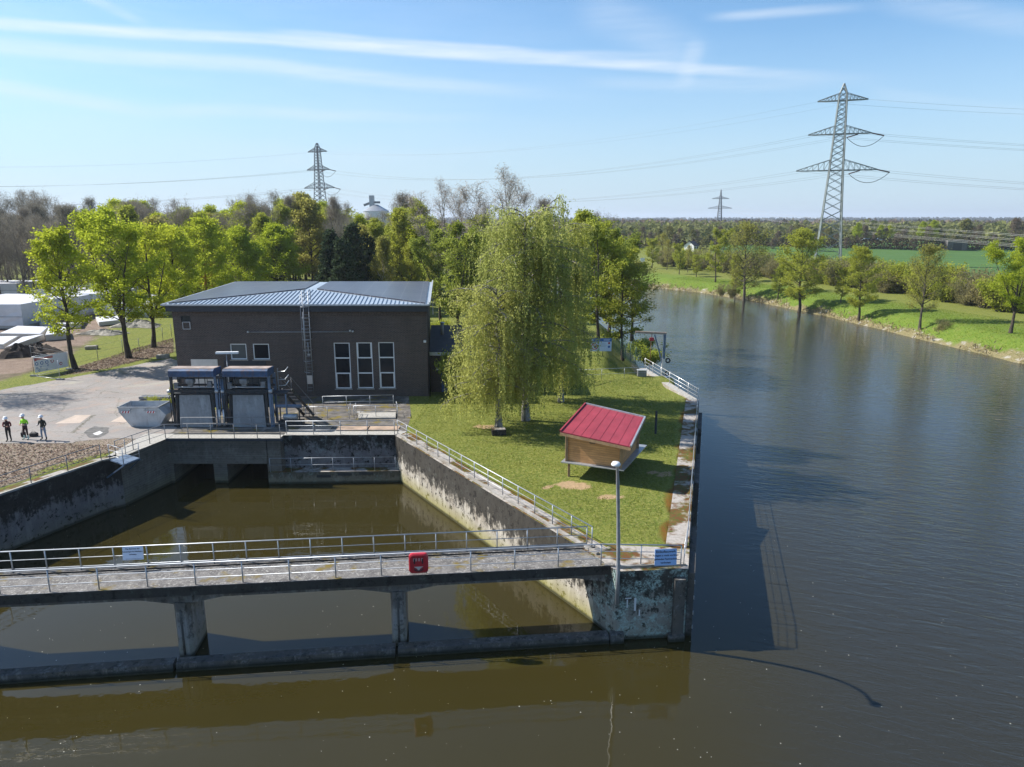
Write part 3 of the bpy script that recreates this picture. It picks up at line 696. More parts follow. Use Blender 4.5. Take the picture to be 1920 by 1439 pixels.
railing('long front railing of the footbridge that carries the red box and the blue sign', [bp(27.5, .1, .07), bp(.6, .1, .06), Vector((7.45, 29.25, .05))], 1.95, .98)
railing('long rear railing of the footbridge that carries the white notice', [bp(27.5, 2.0, .07), bp(.85, 2.0, .06)], 1.42, 1.0, (1.0, .58, .17), toe=.14)
rr = offset(RW, -.2); railing('railing sloping along the sunlit right basin wall beside the lawn', [(rr[0].x-.2, rr[0].y+.6, .14), (rr[1].x, rr[1].y, .14)], 1.5, .98)
railing('railing along the shaded rear basin wall, right of the intake', [(-16.1, 48.65+.72, .01), (-8.4, 49.4, .02)], 1.93, 1.02)
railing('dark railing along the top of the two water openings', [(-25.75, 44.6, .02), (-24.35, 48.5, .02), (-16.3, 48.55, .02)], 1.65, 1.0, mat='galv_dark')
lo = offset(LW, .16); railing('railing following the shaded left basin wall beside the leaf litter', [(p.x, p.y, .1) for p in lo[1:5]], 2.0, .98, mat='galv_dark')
railing('thin low railing on the mossy ledge above the water', [(-17.1, 48.3, -2.42), (-8.3, 48.66, -2.42)], 1.55, 1.0, (1.0, .5), rm=.014, r=.018)
rv = offset(RV, .12); railing('long railing seen end on along the river wall', [(7.6, 29.3, .05), (rv[0].x, rv[0].y, .1), (rv[1].x, rv[1].y, .1)], 1.9, .98, r=.02, rm=.011)
rv2 = offset(RV2, .12); g = railing('bright railing climbing from the far river corner of the lawn', [(rv2[0].x, rv2[0].y, .03), (rv2[1].x, rv2[1].y, .62)], 1.7, 1.05, mat='alu', toe=.0)
mb = MB(); a, b = Vector((rv2[0].x, rv2[0].y, .15)), Vector((rv2[0].x, rv2[0].y, .15)).lerp(Vector((rv2[1].x, rv2[1].y, .72)), .2)
for k in range(7): q = a.lerp(b, k/6); mb.tube([q, q + Z*.85], .012, 5)
mb.build('gate_bars', M['galv_dark'], g)
railing('thin railing across the upper lawn beside the grey cabinet', [at(1085, 714, .5), at(1212, 708, .5)], 2.3, 1.0, (1.0, .5), r=.02, rm=.014)
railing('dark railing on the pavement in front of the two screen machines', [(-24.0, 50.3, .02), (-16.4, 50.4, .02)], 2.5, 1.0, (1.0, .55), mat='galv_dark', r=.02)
c = [at(575, 787), at(655, 785)]
for lab, pts in (('left guard railing round the pit by the building', [at(580, 781), at(574, 787), at(655, 786), at(658, 779)]), ('right guard railing round the pit by the building', [at(668, 779), at(664, 785), at(746, 783), at(744, 776)]), ('guard railing against the building wall under the tall windows', [at(606, 766), at(738, 763)])):
    railing(lab, pts, 2.0, 1.0, (1.0, .5), r=.024)
# small cantilever platform on the left wall
e = empty('platform', (-25.4, 43.9, 0), 'small grey cantilevered steel platform with railing on the left basin wall', 'platform')
pf = [at(206, 863), at(232, 872), at(262, 860), at(236, 853)]
MB().prism([tuple(p)[:2] for p in pf], -.06, .035).build('floor_plate', M['blue_pale'], e)
for p in pf: MB().tube([p, p + Z*1.05], .024, 7).build('post', M['galv'], e)
for z in (1.05, .7, .35): MB().tube([pf[0]+Z*z, pf[1]+Z*z, pf[2]+Z*z], .018, 6).build('rail', M['galv'], e)
for p in (pf[1], pf[2]): MB().bar(p + Z*-.05, Vector((-25.9, 43.6, -1.1)) if p is pf[1] else Vector((-25.1, 44.9, -1.0)), .08).build('bracket', M['blue_pale'], e)

# ------------------------------------------------------------------ signs, box and lamp on the bridge
def board(name, label, cat, c, ax, up, w, h, mat, t=.03, group=None):
    e = empty(name, c, label, cat, group); ax, up = Vector(ax).normalized(), Vector(up).normalized(); n = ax.cross(up)
    MB().frame(Vector(c) - ax*w/2 - up*h/2 - n*t, ax*w, up*h, n*t).build('panel', mat, e); return e, ax, up, n
c = Vector((6.75, 29.12, .55))
sx = Vector((3.1, .25, 0)).normalized()
e, ax, up, n = board('notice', 'pale blue notice with four lines of text on the front railing by the pier head', 'sign', c, sx, (0, .12, 1), .98, .74, M['signblue'])
for k, (tx, sz) in enumerate((('Einlaufbauwerk', .145), ('Anlegen u. auch vorüber-', .115), ('gehendes Festmachen', .115), ('verboten', .125))):
    lettering(tx, sz, M['ink'], e, c + up*(.25-.165*k) + n*.006, ax, up, bold=.002)
c = bp(21.05, 1.93, .78)
e, ax, up, n = board('notice', 'white notice with three lines of text on the rear bridge railing', 'sign', c, bd, (0, .12, 1), .86, .62, M['signwhite'])
MB().frame(c - ax*.44 - up*.32 - n*.034, ax*.88, up*.64, n*.003).build('frame', M['alu'], e)
for k, tx in enumerate(('Das Betreten der', 'Kanalanlagen ist Unbefugten', 'verboten')):
    lettering(tx, .085 if k != 1 else .075, M['ink'], e, c + up*(.19-.125*k) + n*.006, ax, up, bold=.001)
MB().frame(c - up*.27 - ax*.3 + n*.001, ax*.66, up*.012, n*.003).build('rule', M['ink'], e)
# red life-saver box
c = bp(8.6, -.08, .72)
e = empty('rescue_box', c, 'red plastic lifebuoy box hung on the front bridge railing', 'rescue box')
def rrect(w, h, r, n=5):
    o = []
    for cx, cy, a0 in ((w/2-r, h/2-r, 0), (-w/2+r, h/2-r, 90), (-w/2+r, -h/2+r, 180), (w/2-r, -h/2+r, 270)):
        for k in range(n+1): t = R(a0+90*k/n); o.append((cx+r*math.cos(t), cy+r*math.sin(t)))
    return o
mb = MB(); loops = []
for off, k in ((.0, .0), (-.02, .0), (-.16, 0), (-.20, .05)):
    b0 = len(mb.v); lp = rrect(.82-2*k, .88-2*k, .17)
    mb.v += [tuple(c + bd*x + Z*y + bn*off) for x, y in lp]; loops.append((b0, len(lp)))
for (a, n_), (b, _) in zip(loops, loops[1:]):
    for i in range(n_): mb.f.append((a+i, b+i, b+(i+1) % n_, a+(i+1) % n_)); mb.m.append(0); mb.sm.append(False)
mb.f.append(tuple(range(loops[0][0]+n_-1, loops[0][0]-1, -1))); mb.m.append(0); mb.sm.append(False)
mb.f.append(tuple(range(loops[-1][0], loops[-1][0]+n_))); mb.m.append(0); mb.sm.append(False)
mb.build('shell', M['red_box'], e)
for x in (-.17, .17): MB().frame(c + bd*(x-.03) + bn*-.235 + Z*.02, bd*.06, bn*.06, Z*.22).build('clamp', M['black'], e)
mb = MB(); mb.tube([c + bn*-.215 + bd*(.18*math.cos(t)) + Z*(-.2+.12*math.sin(t)) for t in np.linspace(math.pi, 2*math.pi, 9)], .04, 6); mb.build('recess', plain('dark_recess', (.10, .01, .014), .6), e)
mb = MB(); mb.extrude([(-.2, -.12), (.2, -.12), (.06, -.22), (0, -.36), (-.06, -.22)], c + bn*-.204, bd, Z, bn*-.004); mb.build('emblem', M['alu'], e)
for x in (-.2, 0, .2): MB().frame(c + bd*(x-.05) + bn*-.204 + Z*.30, bd*.1, bn*-.004, Z*.03).build('vent', plain('dark_red', (.18, .01, .02), .6), e)
mb = MB()
for i, x in enumerate((-.19, -.09, .03, .15)):
    mb.frame(c + bd*(x-.03) + bn*-.204 + Z*.13, bd*.02, bn*-.004, Z*.12); mb.frame(c + bd*(x+.01) + bn*-.204 + Z*.13, bd*.02, bn*-.004, Z*.12); mb.frame(c + bd*(x-.03) + bn*-.204 + Z*.24, bd*.06, bn*-.0035, Z*.02)
mb.build('lettering', M['alu'], e)
# whip lamp: mast rises from the pier head and bows out over the bridge
b = Vector((4.62, 28.72, -1.5)); hd = Vector((5.02, 26.75, 5.72))
e = empty('street_lamp', b, 'slender grey lamp post with a small white head standing by the bridge end', 'lamp')
mb = MB(); pts = [b]
for t in np.linspace(0, 1, 12):
    z = .0 + 5.5*math.sin(t*math.pi/2)**.9; pts.append(Vector((4.62-.48*t**1.3, 28.72-1.65*(1-math.cos(t*math.pi/2))**1.2, z)))
pts.append(Vector((4.10, 26.95, 5.62)))
mb.tube(pts, [.085]*4 + [.075]*4 + [.06]*(len(pts)-8), 10); mb.build('mast', M['galv'], e)
mb = MB(); q = Vector((4.08, 26.85, 5.64)); mb.lathe(q, [(.02, .11), (.14, .08), (.19, .0), (.17, -.06), (.02, -.07)], 14); h = mb.build('lamp_head', M['white_paint'], e)
for z in (.35, -.6): MB().box((4.62, 28.78, z), (.2, .14, .06)).build('clamp', M['galv_dark'], e)

# ------------------------------------------------------------------ power station building
FY = 60.9; RX, LX = -7.25, -28.85; BY = 82.4; SK = -2.2/22    # front wall plane, right and left edge, rear; sides run back with a slight skew
e = empty('power_house', (-18, FY, 0), 'dark brown brick power house with shallow metal roof, ladder and tall windows', 'building')
HE = 7.85
def wx_(px, py): p = atY(px, py, FY); return p.x, p.z
holes = []
for (x0, y0, x1, y1, kind) in ((627.5, 643, 657.5, 729, 'tall'), (669.5, 642.5, 699, 728.5, 'tall'), (710.5, 642, 740, 728, 'tall'), (432, 645, 462.5, 674.5, 'small'), (474.5, 645, 505, 674.5, 'small'), (339, 590.5, 357, 603.5, 'vent')):
    a = wx_((x0+x1)/2-(x1-x0)/2, (y0+y1)/2); b = wx_((x0+x1)/2+(x1-x0)/2, (y0+y1)/2); holes.append((a[0], wx_(x0, y1)[1], b[0], wx_(x0, y0)[1], kind))
us = sorted({LX, RX} | {h[0] for h in holes} | {h[2] for h in holes}); zs = sorted({-.3, HE} | {h[1] for h in holes} | {h[3] for h in holes})
mb = MB()
for i in range(len(us)-1):
    for j in range(len(zs)-1):
        cx, cz = (us[i]+us[i+1])/2, (zs[j]+zs[j+1])/2
        if any(h[0] < cx < h[2] and h[1] < cz < h[3] for h in holes): continue
        mb.add([(us[i], FY, zs[j]), (us[i+1], FY, zs[j]), (us[i+1], FY, zs[j+1]), (us[i], FY, zs[j+1])], [(0, 1, 2, 3)])
for x0, z0, x1, z1, k in holes:
    d = FY + .22; v = [(x0, FY, z0), (x1, FY, z0), (x1, FY, z1), (x0, FY, z1), (x0, d, z0), (x1, d, z0), (x1, d, z1), (x0, d, z1)]
    mb.add(v, [(0, 1, 5, 4), (1, 2, 6, 5), (2, 3, 7, 6), (3, 0, 4, 7), (4, 5, 6, 7)] if k == 'vent' else [(0, 1, 5, 4), (1, 2, 6, 5), (2, 3, 7, 6), (3, 0, 4, 7)])
xb = SK*(BY-FY)
mb.add([(RX, FY, -.3), (RX+xb, BY, -.3), (RX+xb, BY, HE), (RX, FY, HE), (LX, FY, -.3), (LX+xb, BY, -.3), (LX+xb, BY, HE), (LX, FY, HE)], [(0, 1, 2, 3), (1, 5, 6, 2), (5, 4, 7, 6), (3, 2, 6, 7)])
mb.build('wall', M['brick'], e)
mb = MB(); zt = HE-.02; mb.frame((LX-.004, FY-.025, 7.05), (RX-LX+.03, 0, 0), (0, .02, 0), (0, 0, .32)); mb.build('soldier_course', plain('soldier_brick', (.095, .072, .062), .9, 0, .5, 9), e)
for x0, z0, x1, z1, k in holes:
    if k == 'vent': continue
    y = FY + .06; fw = .085; f = MB()
    f.frame((x0, y, z0), (fw, 0, 0), (0, .08, 0), (0, 0, z1-z0)); f.frame((x1-fw, y, z0), (fw, 0, 0), (0, .08, 0), (0, 0, z1-z0))
    f.frame((x0+fw, y, z0), (x1-x0-2*fw, 0, 0), (0, .08, 0), (0, 0, fw)); f.frame((x0+fw, y, z1-fw), (x1-x0-2*fw, 0, 0), (0, .08, 0), (0, 0, fw))
    n3 = 3 if k == 'tall' else 1
    for j in range(1, n3): f.frame((x0+fw, y-.005, z0+(z1-z0)*j/3-fw*.6), (x1-x0-2*fw, 0, 0), (0, .085, 0), (0, 0, fw*1.2))
    if k == 'tall':                            # opening sash, one per window, with a thicker frame
        j = 2 if abs(x0-holes[1][0]) < .01 else 0; a0 = z0+(z1-z0)*j/3; a1 = z0+(z1-z0)*(j+1)/3
        f.frame((x0+fw, y-.012, a0+.06), (.07, 0, 0), (0, .05, 0), (0, 0, a1-a0-.1)); f.frame((x1-fw-.07, y-.012, a0+.06), (.07, 0, 0), (0, .05, 0), (0, 0, a1-a0-.1))
    w = f.build('window', M['white_paint'], e)
    g = M['glass_grey'] if abs(x0-holes[3][0]) < .01 else M['glass']
    MB().add([(x0+.02, y+.05, z0+.02), (x1-.02, y+.05, z0+.02), (x1-.02, y+.05, z1-.02), (x0+.02, y+.05, z1-.02)], [(0, 1, 2, 3)]).build('pane', g, w)
    MB().frame((x0-.08, FY-.1, z0-.09), (x1-x0+.16, 0, 0), (0, .2, 0), (0, 0, .08)).build('sill', M['conc_pale'], w)
x0, z0, x1, z1, k = holes[5]
v = MB().box(((x0+x1)/2, FY+.12, (z0+z1)/2), (x1-x0-.02, .02, z1-z0-.02)).build('vent_opening', M['void'], e)
sh = MB(); a0, a1 = wx_(343.5, 617)[1], wx_(343.5, 604)[1]; xa, xc = wx_(344, 610)[0], wx_(357.5, 610)[0]
for q in ((xa, a0, xc, a0), (xa, a1, xc, a1), (xa, a0, xa, a1), (xc, a0, xc, a1)): sh.bar((q[0], FY-.12, q[1]), (q[2], FY-.12, q[3]), .06)
sh.build('vent_bracket', M['galv'], e)
# roof: shallow hip
EO = .5; zE, zR = 8.02, 8.62
eFL, eFR = Vector((LX-.6, FY-EO, zE)), Vector((RX+.25, FY-EO, zE)); eBL, eBR = eFL + Vector((xb, BY-FY+1, 0)), eFR + Vector((xb, BY-FY+1, 0))
mid = (eFL+eFR)/2; dv = (eBL-eFL)
rA = mid + dv*.315 + Vector((0, 0, zR-zE)); rB = mid + dv*.685 + Vector((0, 0, zR-zE))
mb = MB(); mb.add([eFL, eFR, eBR, eBL, rA, rB], [(0, 1, 4), (1, 2, 5, 4), (2, 3, 5), (3, 0, 4, 5), (3, 2, 1, 0)])
rf = mb.build('roof', M['roof_metal'], e)
mb = MB()                                      # standing seams on the front hip
nseam = 62
for k in range(1, nseam):
    t = k/nseam; p = eFL.lerp(eFR, t); q = eFL.lerp(rA, t*2) if t < .5 else rA.lerp(eFR, t*2-1)
    # seams climb straight back until they meet the hip
    MB().bar(p + Z*.03, q + Z*.03, .05, .06).build('seam', M['seam'], rf)
def plane_patch(a, b, c, d, inset, lift, nm, mat):
    ctr = (a+b+c+d)/4; n = (b-a).cross(d-a).normalized(); n = n if n.z > 0 else -n
    vs = [p.lerp(ctr, inset) + n*lift for p in (a, b, c, d)]; vb = [p - n*lift*.8 for p in vs]
    MB().add(vs + vb, [(0, 1, 2, 3), (0, 4, 5, 1), (1, 5, 6, 2), (2, 6, 7, 3), (3, 7, 4, 0)]).build(nm, mat, e)
plane_patch(eFR + Vector((-.25, .35, .005)), eBR + Vector((-.25, -.3, 0)), rB + Vector((.55, 0, -.03)), rA + Vector((.55, .3, -.03)), .012, .12, 'solar_array', M['solar'])
plane_patch(eFL + Vector((.35, .35, .005)), rA + Vector((-.45, .3, -.03)), rB + Vector((-.45, 0, -.03)), eBL + Vector((.3, -.3, 0)), .012, .12, 'solar_array', M['solar'])
mb = MB()
for a, b in ((eFL, eFR), (eFR, eBR), (eBL, eFL)): mb.bar(a + Z*-.02, b + Z*-.02, .16, .13)
mb.build('gutter', M['galv'], rf)
mb = MB(); mb.frame((LX-.35, FY-.38, 7.42), (RX-LX+.5, 0, 0), (0, .3, 0), (0, 0, .5)); mb.build('fascia', M['fascia'], e)
mb = MB(); mb.bar(eFR + Vector((.08, 0, .1)), eBR + Vector((.08, 0, .1)), .12, .22); mb.build('verge_trim', M['alu'], rf)
MB().tube([(RX+.12, FY-.1, 0), (RX+.12, FY-.1, 7.3), (RX+.12, FY-.35, 7.9)], .05, 8).build('downpipe', M['steel_dark'], e)
# low panels, conduit, floodlights
for (p0, p1, mat, nm) in (((358, 674), (410, 700), 'alu', 'white_door'), ((420, 676), (500, 700), 'fascia', 'dark_door')):
    a, b = wx_(*p0), wx_(*p1); MB().frame((a[0], FY-.05, .0), (b[0]-a[0], 0, 0), (0, .06, 0), (0, 0, a[1])).build(nm, M[mat], e)
a, b = wx_(465, 623), wx_(661, 622.5); mb = MB(); mb.tube([(a[0], FY-.05, a[1]), (b[0], FY-.05, b[1])], .028, 6); mb.build('conduit', M['galv'], e)
for px, py in ((466, 622.5), (657, 620), (662, 621.5)):
    q = wx_(px, py); MB().box((q[0], FY-.12, q[1]), (.16, .2, .14), 0, 0, .03).build('floodlight', M['alu'], e)
a, b = wx_(577.5, 642), wx_(578, 665); mb = MB(); mb.tube([(a[0], FY-.06, a[1]), (a[0], FY-.06, b[1])], .03, 6); mb.box((a[0]+.05, FY-.1, b[1]), (.24, .14, .14)); mb.build('junction_box', M['alu'], e)
q = wx_(797, 640); MB().box((q[0], FY-.12, q[1]), (.22, .2, .2)).build('junction_box', M['alu'], e)
# caged ladder
lx, z0 = wx_(569.5, 745); lx = -17.42; z0 = .35
ld = empty('ladder', (lx, FY, 0), 'tall caged access ladder fixed to the front of the brick power house', 'ladder')
for s in (-.26, .26): MB().tube([(lx+s, FY-.28, z0), (lx+s, FY-.28, 9.15), (lx+s, FY+.5, 9.15), (lx+s, FY+.5, 8.3)], .035, 6).build('stile', M['galv'], ld)
for k in range(29): z = z0+.2+k*.3; MB().tube([(lx-.26, FY-.28, z), (lx+.26, FY-.28, z)], .016, 5).build('rung', M['galv'], ld)
for k in range(8):
    z = 2.3 + k*.93; MB().tube([(lx + .38*math.cos(t), FY-.3-.62*math.sin(t), z) for t in np.linspace(0, math.pi, 11)], .026, 5).build('hoop', M['galv'], ld)
for t in (R(25), R(90), R(155)):
    MB().tube([(lx+.38*math.cos(t), FY-.3-.62*math.sin(t), 2.3), (lx+.38*math.cos(t), FY-.3-.62*math.sin(t), 8.85)], .016, 5).build('cage_bar', M['galv'], ld)
mb = MB(); mb.box((lx, FY-.34, 1.55), (.46, .03, .75)); mb.build('barrier_plate', M['alu'], ld)
# annex behind the birches
an = empty('annex', (-4, 62.4, 0), 'low dark brick annex with flat roof and blue door right of the power house', 'building')
mb = MB(); mb.prism([(RX+.02, 62.5), (2.5, 62.6), (2.0, 75), (RX-1.2, 75)], -.3, 3.4); mb.build('wall', M['brick'], an)
mb = MB(); mb.prism([(RX-.0, 62.1), (2.8, 62.2), (2.3, 75.4), (RX-1.3, 75.4)], 3.4, [3.72, 3.72, 4.15, 4.15]); mb.build('roof', M['roof_dark'], an)
MB().frame((RX+.02, 62.03, 3.38), (10, .1, 0), (0, .06, 0), (0, 0, .3)).build('fascia', M['galv'], an)
a = atY(827, 679, 62.4); b = atY(853, 691, 62.4); dr = MB().frame((a.x, 62.42, .0), (1.9, .02, 0), (0, .05, 0), (0, 0, a.z)).build('door', plain('blue_door', (.05, .10, .22), .5), an)
MB().box((a.x+1.65, 62.4, 1.1), (.05, .06, .16)).build('handle', M['alu'], dr)
a = atY(822, 692, 62.4); MB().box((a.x, 62.43, a.z), (.35, .03, .22)).build('door_plate', M['alu'], an)
a = atY(829, 612, 70); MB().tube([(a.x, 70, 3.9), (a.x, 70, a.z+.3)], .17, 10).build('flue', M['conc_pale'], an); MB().lathe((a.x, 70, a.z+.32), [(.0, .12), (.26, .05), (.26, 0), (0, 0)], 12).build('flue_cap', M['galv'], an)
# concrete pavement between intake and building
mb = MB(); mb.prism([(-26.2, 49.61), (-16.3, 49.61), (-16.3, 50.21), (-7.7, 50.21), (-7.9, 54.5), (-9, 60.85), (-16.5, 60.85), (-26, 55)], -.2, .008); tag(mb.build('pavement', concrete('apron_concrete', (.30, .28, .26), .2, 0, .1, topc='apron')), kind='structure')
for a in ((-15.6, 50.5), (-12.8, 50.6), (-10.6, 50.6)):
    mb = MB(); mb.frame((a[0], a[1]-.25, .012), (2.3, .03, 0), (0, 1.0, 0), (0, 0, .05)); tag(mb.build('cover_slab', plain('rusty_slab', (.36, .26, .19), .9, 0, .3, 1.4)), ('rust tinted cover slab behind the left end of the rear wall railing', 'rust tinted cover slab behind the middle of the rear wall railing', 'rust tinted cover slab at the corner of the lawn railing')[int((a[0]+15.7)/2.4)], 'cover slab', 'cover slabs behind the rear wall')
mb = MB(); p = [tuple(at(x, y))[:2] for x, y in ((672, 787), (742, 786), (742, 776), (672, 777))]; mb.prism(p, .0, .12); tag(mb.build('pit_cover', M['conc_pale']), 'pale concrete pit cover inside the right guard railing', 'cover slab')

# ------------------------------------------------------------------ yard objects
def make_screen(x, y, label):
    e = empty('screen_machine', (x, y, 0), label, 'screen machine', 'trash rack screen machines')
    V3 = lambda a, b, c: Vector((x+a, y+b, c))
    mb = MB(); mb.extrude([(-.75, 3.84), (-.75, 4.27), (-.55, 4.40), (.75, 4.34), (.75, 3.84)], V3(-1.64, 0, 0), (0, 1, 0), (0, 0, 1), (3.28, 0, 0)); mb.build('hood', M['blue_paint'], e)
    MB().frame(V3(-1.60, -.55, 4.405), (3.2, 0, 0), (0, 1.2, -.055), (0, 0, .02)).build('hood_top', plain('rusty_hood_top', (.30, .24, .21), .9, 0, .35, 2), e)
    for a in (-1.62, 1.62):
        for b in (-.45, .75): MB().bar(V3(a, b, 0), V3(a, b, 3.84), .17, .17).build('column', M['steel_dark'] if a < 0 else M['blue_pale'], e)
    for z, b, w in ((2.72, -.5, .22), (2.95, .6, .14), (3.45, .7, .12), (2.45, -.3, .16)): MB().bar(V3(-1.7, b, z), V3(1.7, b, z), w).build('crossbeam', M['steel_dark'], e)
    MB().tube([V3(-1.2, -.5, 3.02), V3(1.3, -.5, 3.02)], .045, 8).build('shaft', M['galv'], e)
    for a in (-1.75, 1.75): MB().tube([V3(a-.12, -.62, 2.74), V3(a+.12, -.62, 2.74)], .14, 10).build('roller', M['galv'], e)
    mb = MB(); mb.extrude([(-1.22, 0), (1.22, 0), (1.12, 2.42), (-1.12, 2.42)], V3(0, -.62, 0), (1, 0, 0), (0, .06, 1), (0, .12, 0)); mb.build('screen_panel', concrete('grey_screen_panel', (.30, .32, .34), .12, 0, .1, z_dark=(1, 3.2), tint=(.25, .25, .26)), e)
    for a in (-1.36, 1.36): MB().bar(V3(a, -.55, 0), V3(a*.92, -.4, 2.6), .16, .3).build('guide_rail', M['steel_dark'], e)
    mb = MB(); mb.box(V3(-.15, -.55, 3.5), (.55, .5, .36), 0, 0, .04); mb.box(V3(-.15, -.55, 3.24), (.32, .3, .2)); mb.build('gear_motor', M['galv_dark'], e)
    mb = MB()
    for a in (-1.2, -.5, .5, 1.2): mb.bar(V3(a, .78, 2.95), V3(a, .78, 3.72), .04)
    mb.bar(V3(-1.5, .78, 3.4), V3(1.5, .78, 3.4), .04); mb.build('guard_grid', M['galv_dark'], e)
    for a, b in (((-1.6, .75, .2), (-1.6, -.45, 2.4)), ((1.6, .75, .2), (1.6, -.45, 2.4))): MB().bar(V3(*a), V3(*b), .07).build('brace', M['steel_dark'], e)
    for a, z in ((-1.3, 3.1), (1.15, 3.2)): mb = MB(); mb.box(V3(a, -.35, z), (.34, .26, .46), 0, 0, .02); mb.build('control_box', M['galv_dark'], e)
    for a in (-.95, -.45, .35, .8): MB().tube([V3(a, -.35, 2.45), V3(a, -.3, 3.84)], .03, 6).build('lifting_rod', M['steel_dark'], e)
    MB().tube([V3(-1.7, -.72, .4), V3(-1.72, -.72, 2.4), V3(-1.3, -.72, 2.62), V3(1.5, -.7, 2.58)], .035, 6).build('cable_pipe', M['steel_dark'], e)
    MB().frame(V3(-1.5, .3, 2.55), (3.0, 0, 0), (0, .5, 0), (0, 0, .06)).build('walkway', M['galv_dark'], e)
    MB().frame(V3(-1.45, .62, 1.2), (2.9, 0, 0), (0, .08, 0), (0, 0, 1.5)).build('rear_plate', M['steel_dark'], e)
    return e
make_screen(-23.35, 51.9, 'left blue hooded screen machine with grey panel beside the skip')
make_screen(-19.42, 51.9, 'right blue hooded screen machine with grey panel beside the steel steps')
e = empty('hydraulic_rams', (-21.38, 51.5, 0), 'upright pale blue hydraulic rams between the two screen machines', 'hydraulic rams')
for a, r in ((-.16, .06), (.02, .05), (.17, .06)): MB().tube([(-21.38+a, 51.4, .9), (-21.38+a, 51.55, 3.7)], r, 8).build('cylinder', M['blue_pale'], e)
for a in (-.2, .12): MB().tube([(-21.38+a, 51.25, .15), (-21.38+a, 51.3, 1.35)], .08, 8).build('rod_cover', M['alu'], e)
MB().box((-21.38, 51.5, .1), (.6, .5, .2)).build('base_plate', M['steel_dark'], e); MB().box((-21.38, 51.5, 3.75), (.5, .3, .14)).build('head_plate', M['steel_dark'], e)
# steel steps and pump set right of the machines
e = empty('steel_steps', (-16.9, 52.5, 0), 'steel steps and small platform beside the right screen machine', 'steps')
for s in (0, .75): MB().bar((-17.3+s, 52.6, 2.55), (-16.2+s, 54.2, .1), .06, .2).build('stringer', M['steel_dark'], e)
for k in range(8): t = k/7.5; MB().frame((-17.27+1.1*t, 52.62+1.6*t, 2.5-2.4*t), (.75, 0, 0), (0, .24, 0), (0, 0, .03)).build('tread', M['steel_dark'], e)
for s in (0, .75): MB().tube([(-17.3+s, 52.6, 2.5), (-17.3+s, 52.6, 3.5), (-16.2+s, 54.2, 1.1), (-16.2+s, 54.2, .1)], .022, 6).build('handrail', M['galv_dark'], e)
MB().frame((-17.7, 51.4, 2.5), (1.1, 0, 0), (0, 1.2, 0), (0, 0, .06)).build('landing', M['steel_dark'], e)
for a, b in ((-17.65, 51.45), (-16.65, 51.45)): MB().bar((a, b, 0), (a, b, 2.5), .1).build('leg', M['blue_pale'], e)
e = empty('cable_rack', (-17.0, 52.0, 3), 'three white bracket arms sticking out beside the right blue hood', 'bracket')
MB().bar((-17.3, 52, 2.6), (-17.3, 52, 4.3), .06).build('upright', M['galv_dark'], e)
for z in (4.05, 3.45, 3.0): MB().tube([(-17.3, 52, z), (-16.75, 51.9, z+.05), (-16.5, 52, z+.38)], .03, 6).build('arm', M['alu'], e)
e = empty('pump_set', (-16.6, 51.6, 0), 'grey blue pump set with pipes on the pavement beside the steel steps', 'pump')
MB().tube([(-17.5, 51.6, 1.55), (-15.6, 51.7, 1.5)], .14, 10).build('pipe', M['blue_pale'], e)
MB().tube([(-16.9, 51.5, .75), (-15.9, 51.5, .75)], .24, 12).build('tank', M['galv'], e)
MB().frame((-17.3, 51.3, .0), (1.8, 0, 0), (0, .6, 0), (0, 0, .45)).build('plinth', M['steel_dark'], e)
for a in (-17.2, -15.8): MB().bar((a, 51.65, .4), (a, 51.65, 1.6), .08).build('stand', M['steel_dark'], e)
# strip light
a = atY(405, 662, 55.5); b = atY(447, 661.5, 55.5); m_ = atY(424, 662, 55.5)
e = empty('strip_light', (m_.x, 55.5, 0), 'white strip light on a thin pole behind the right screen machine', 'lamp')
MB().tube([(m_.x, 55.5, 0), (m_.x, 55.5, a.z-.05)], .03, 7).build('pole', M['galv'], e); MB().bar((a.x, 55.5, a.z), (b.x, 55.5, b.z), .26, .16).build('lamp_housing', M['white_paint'], e)
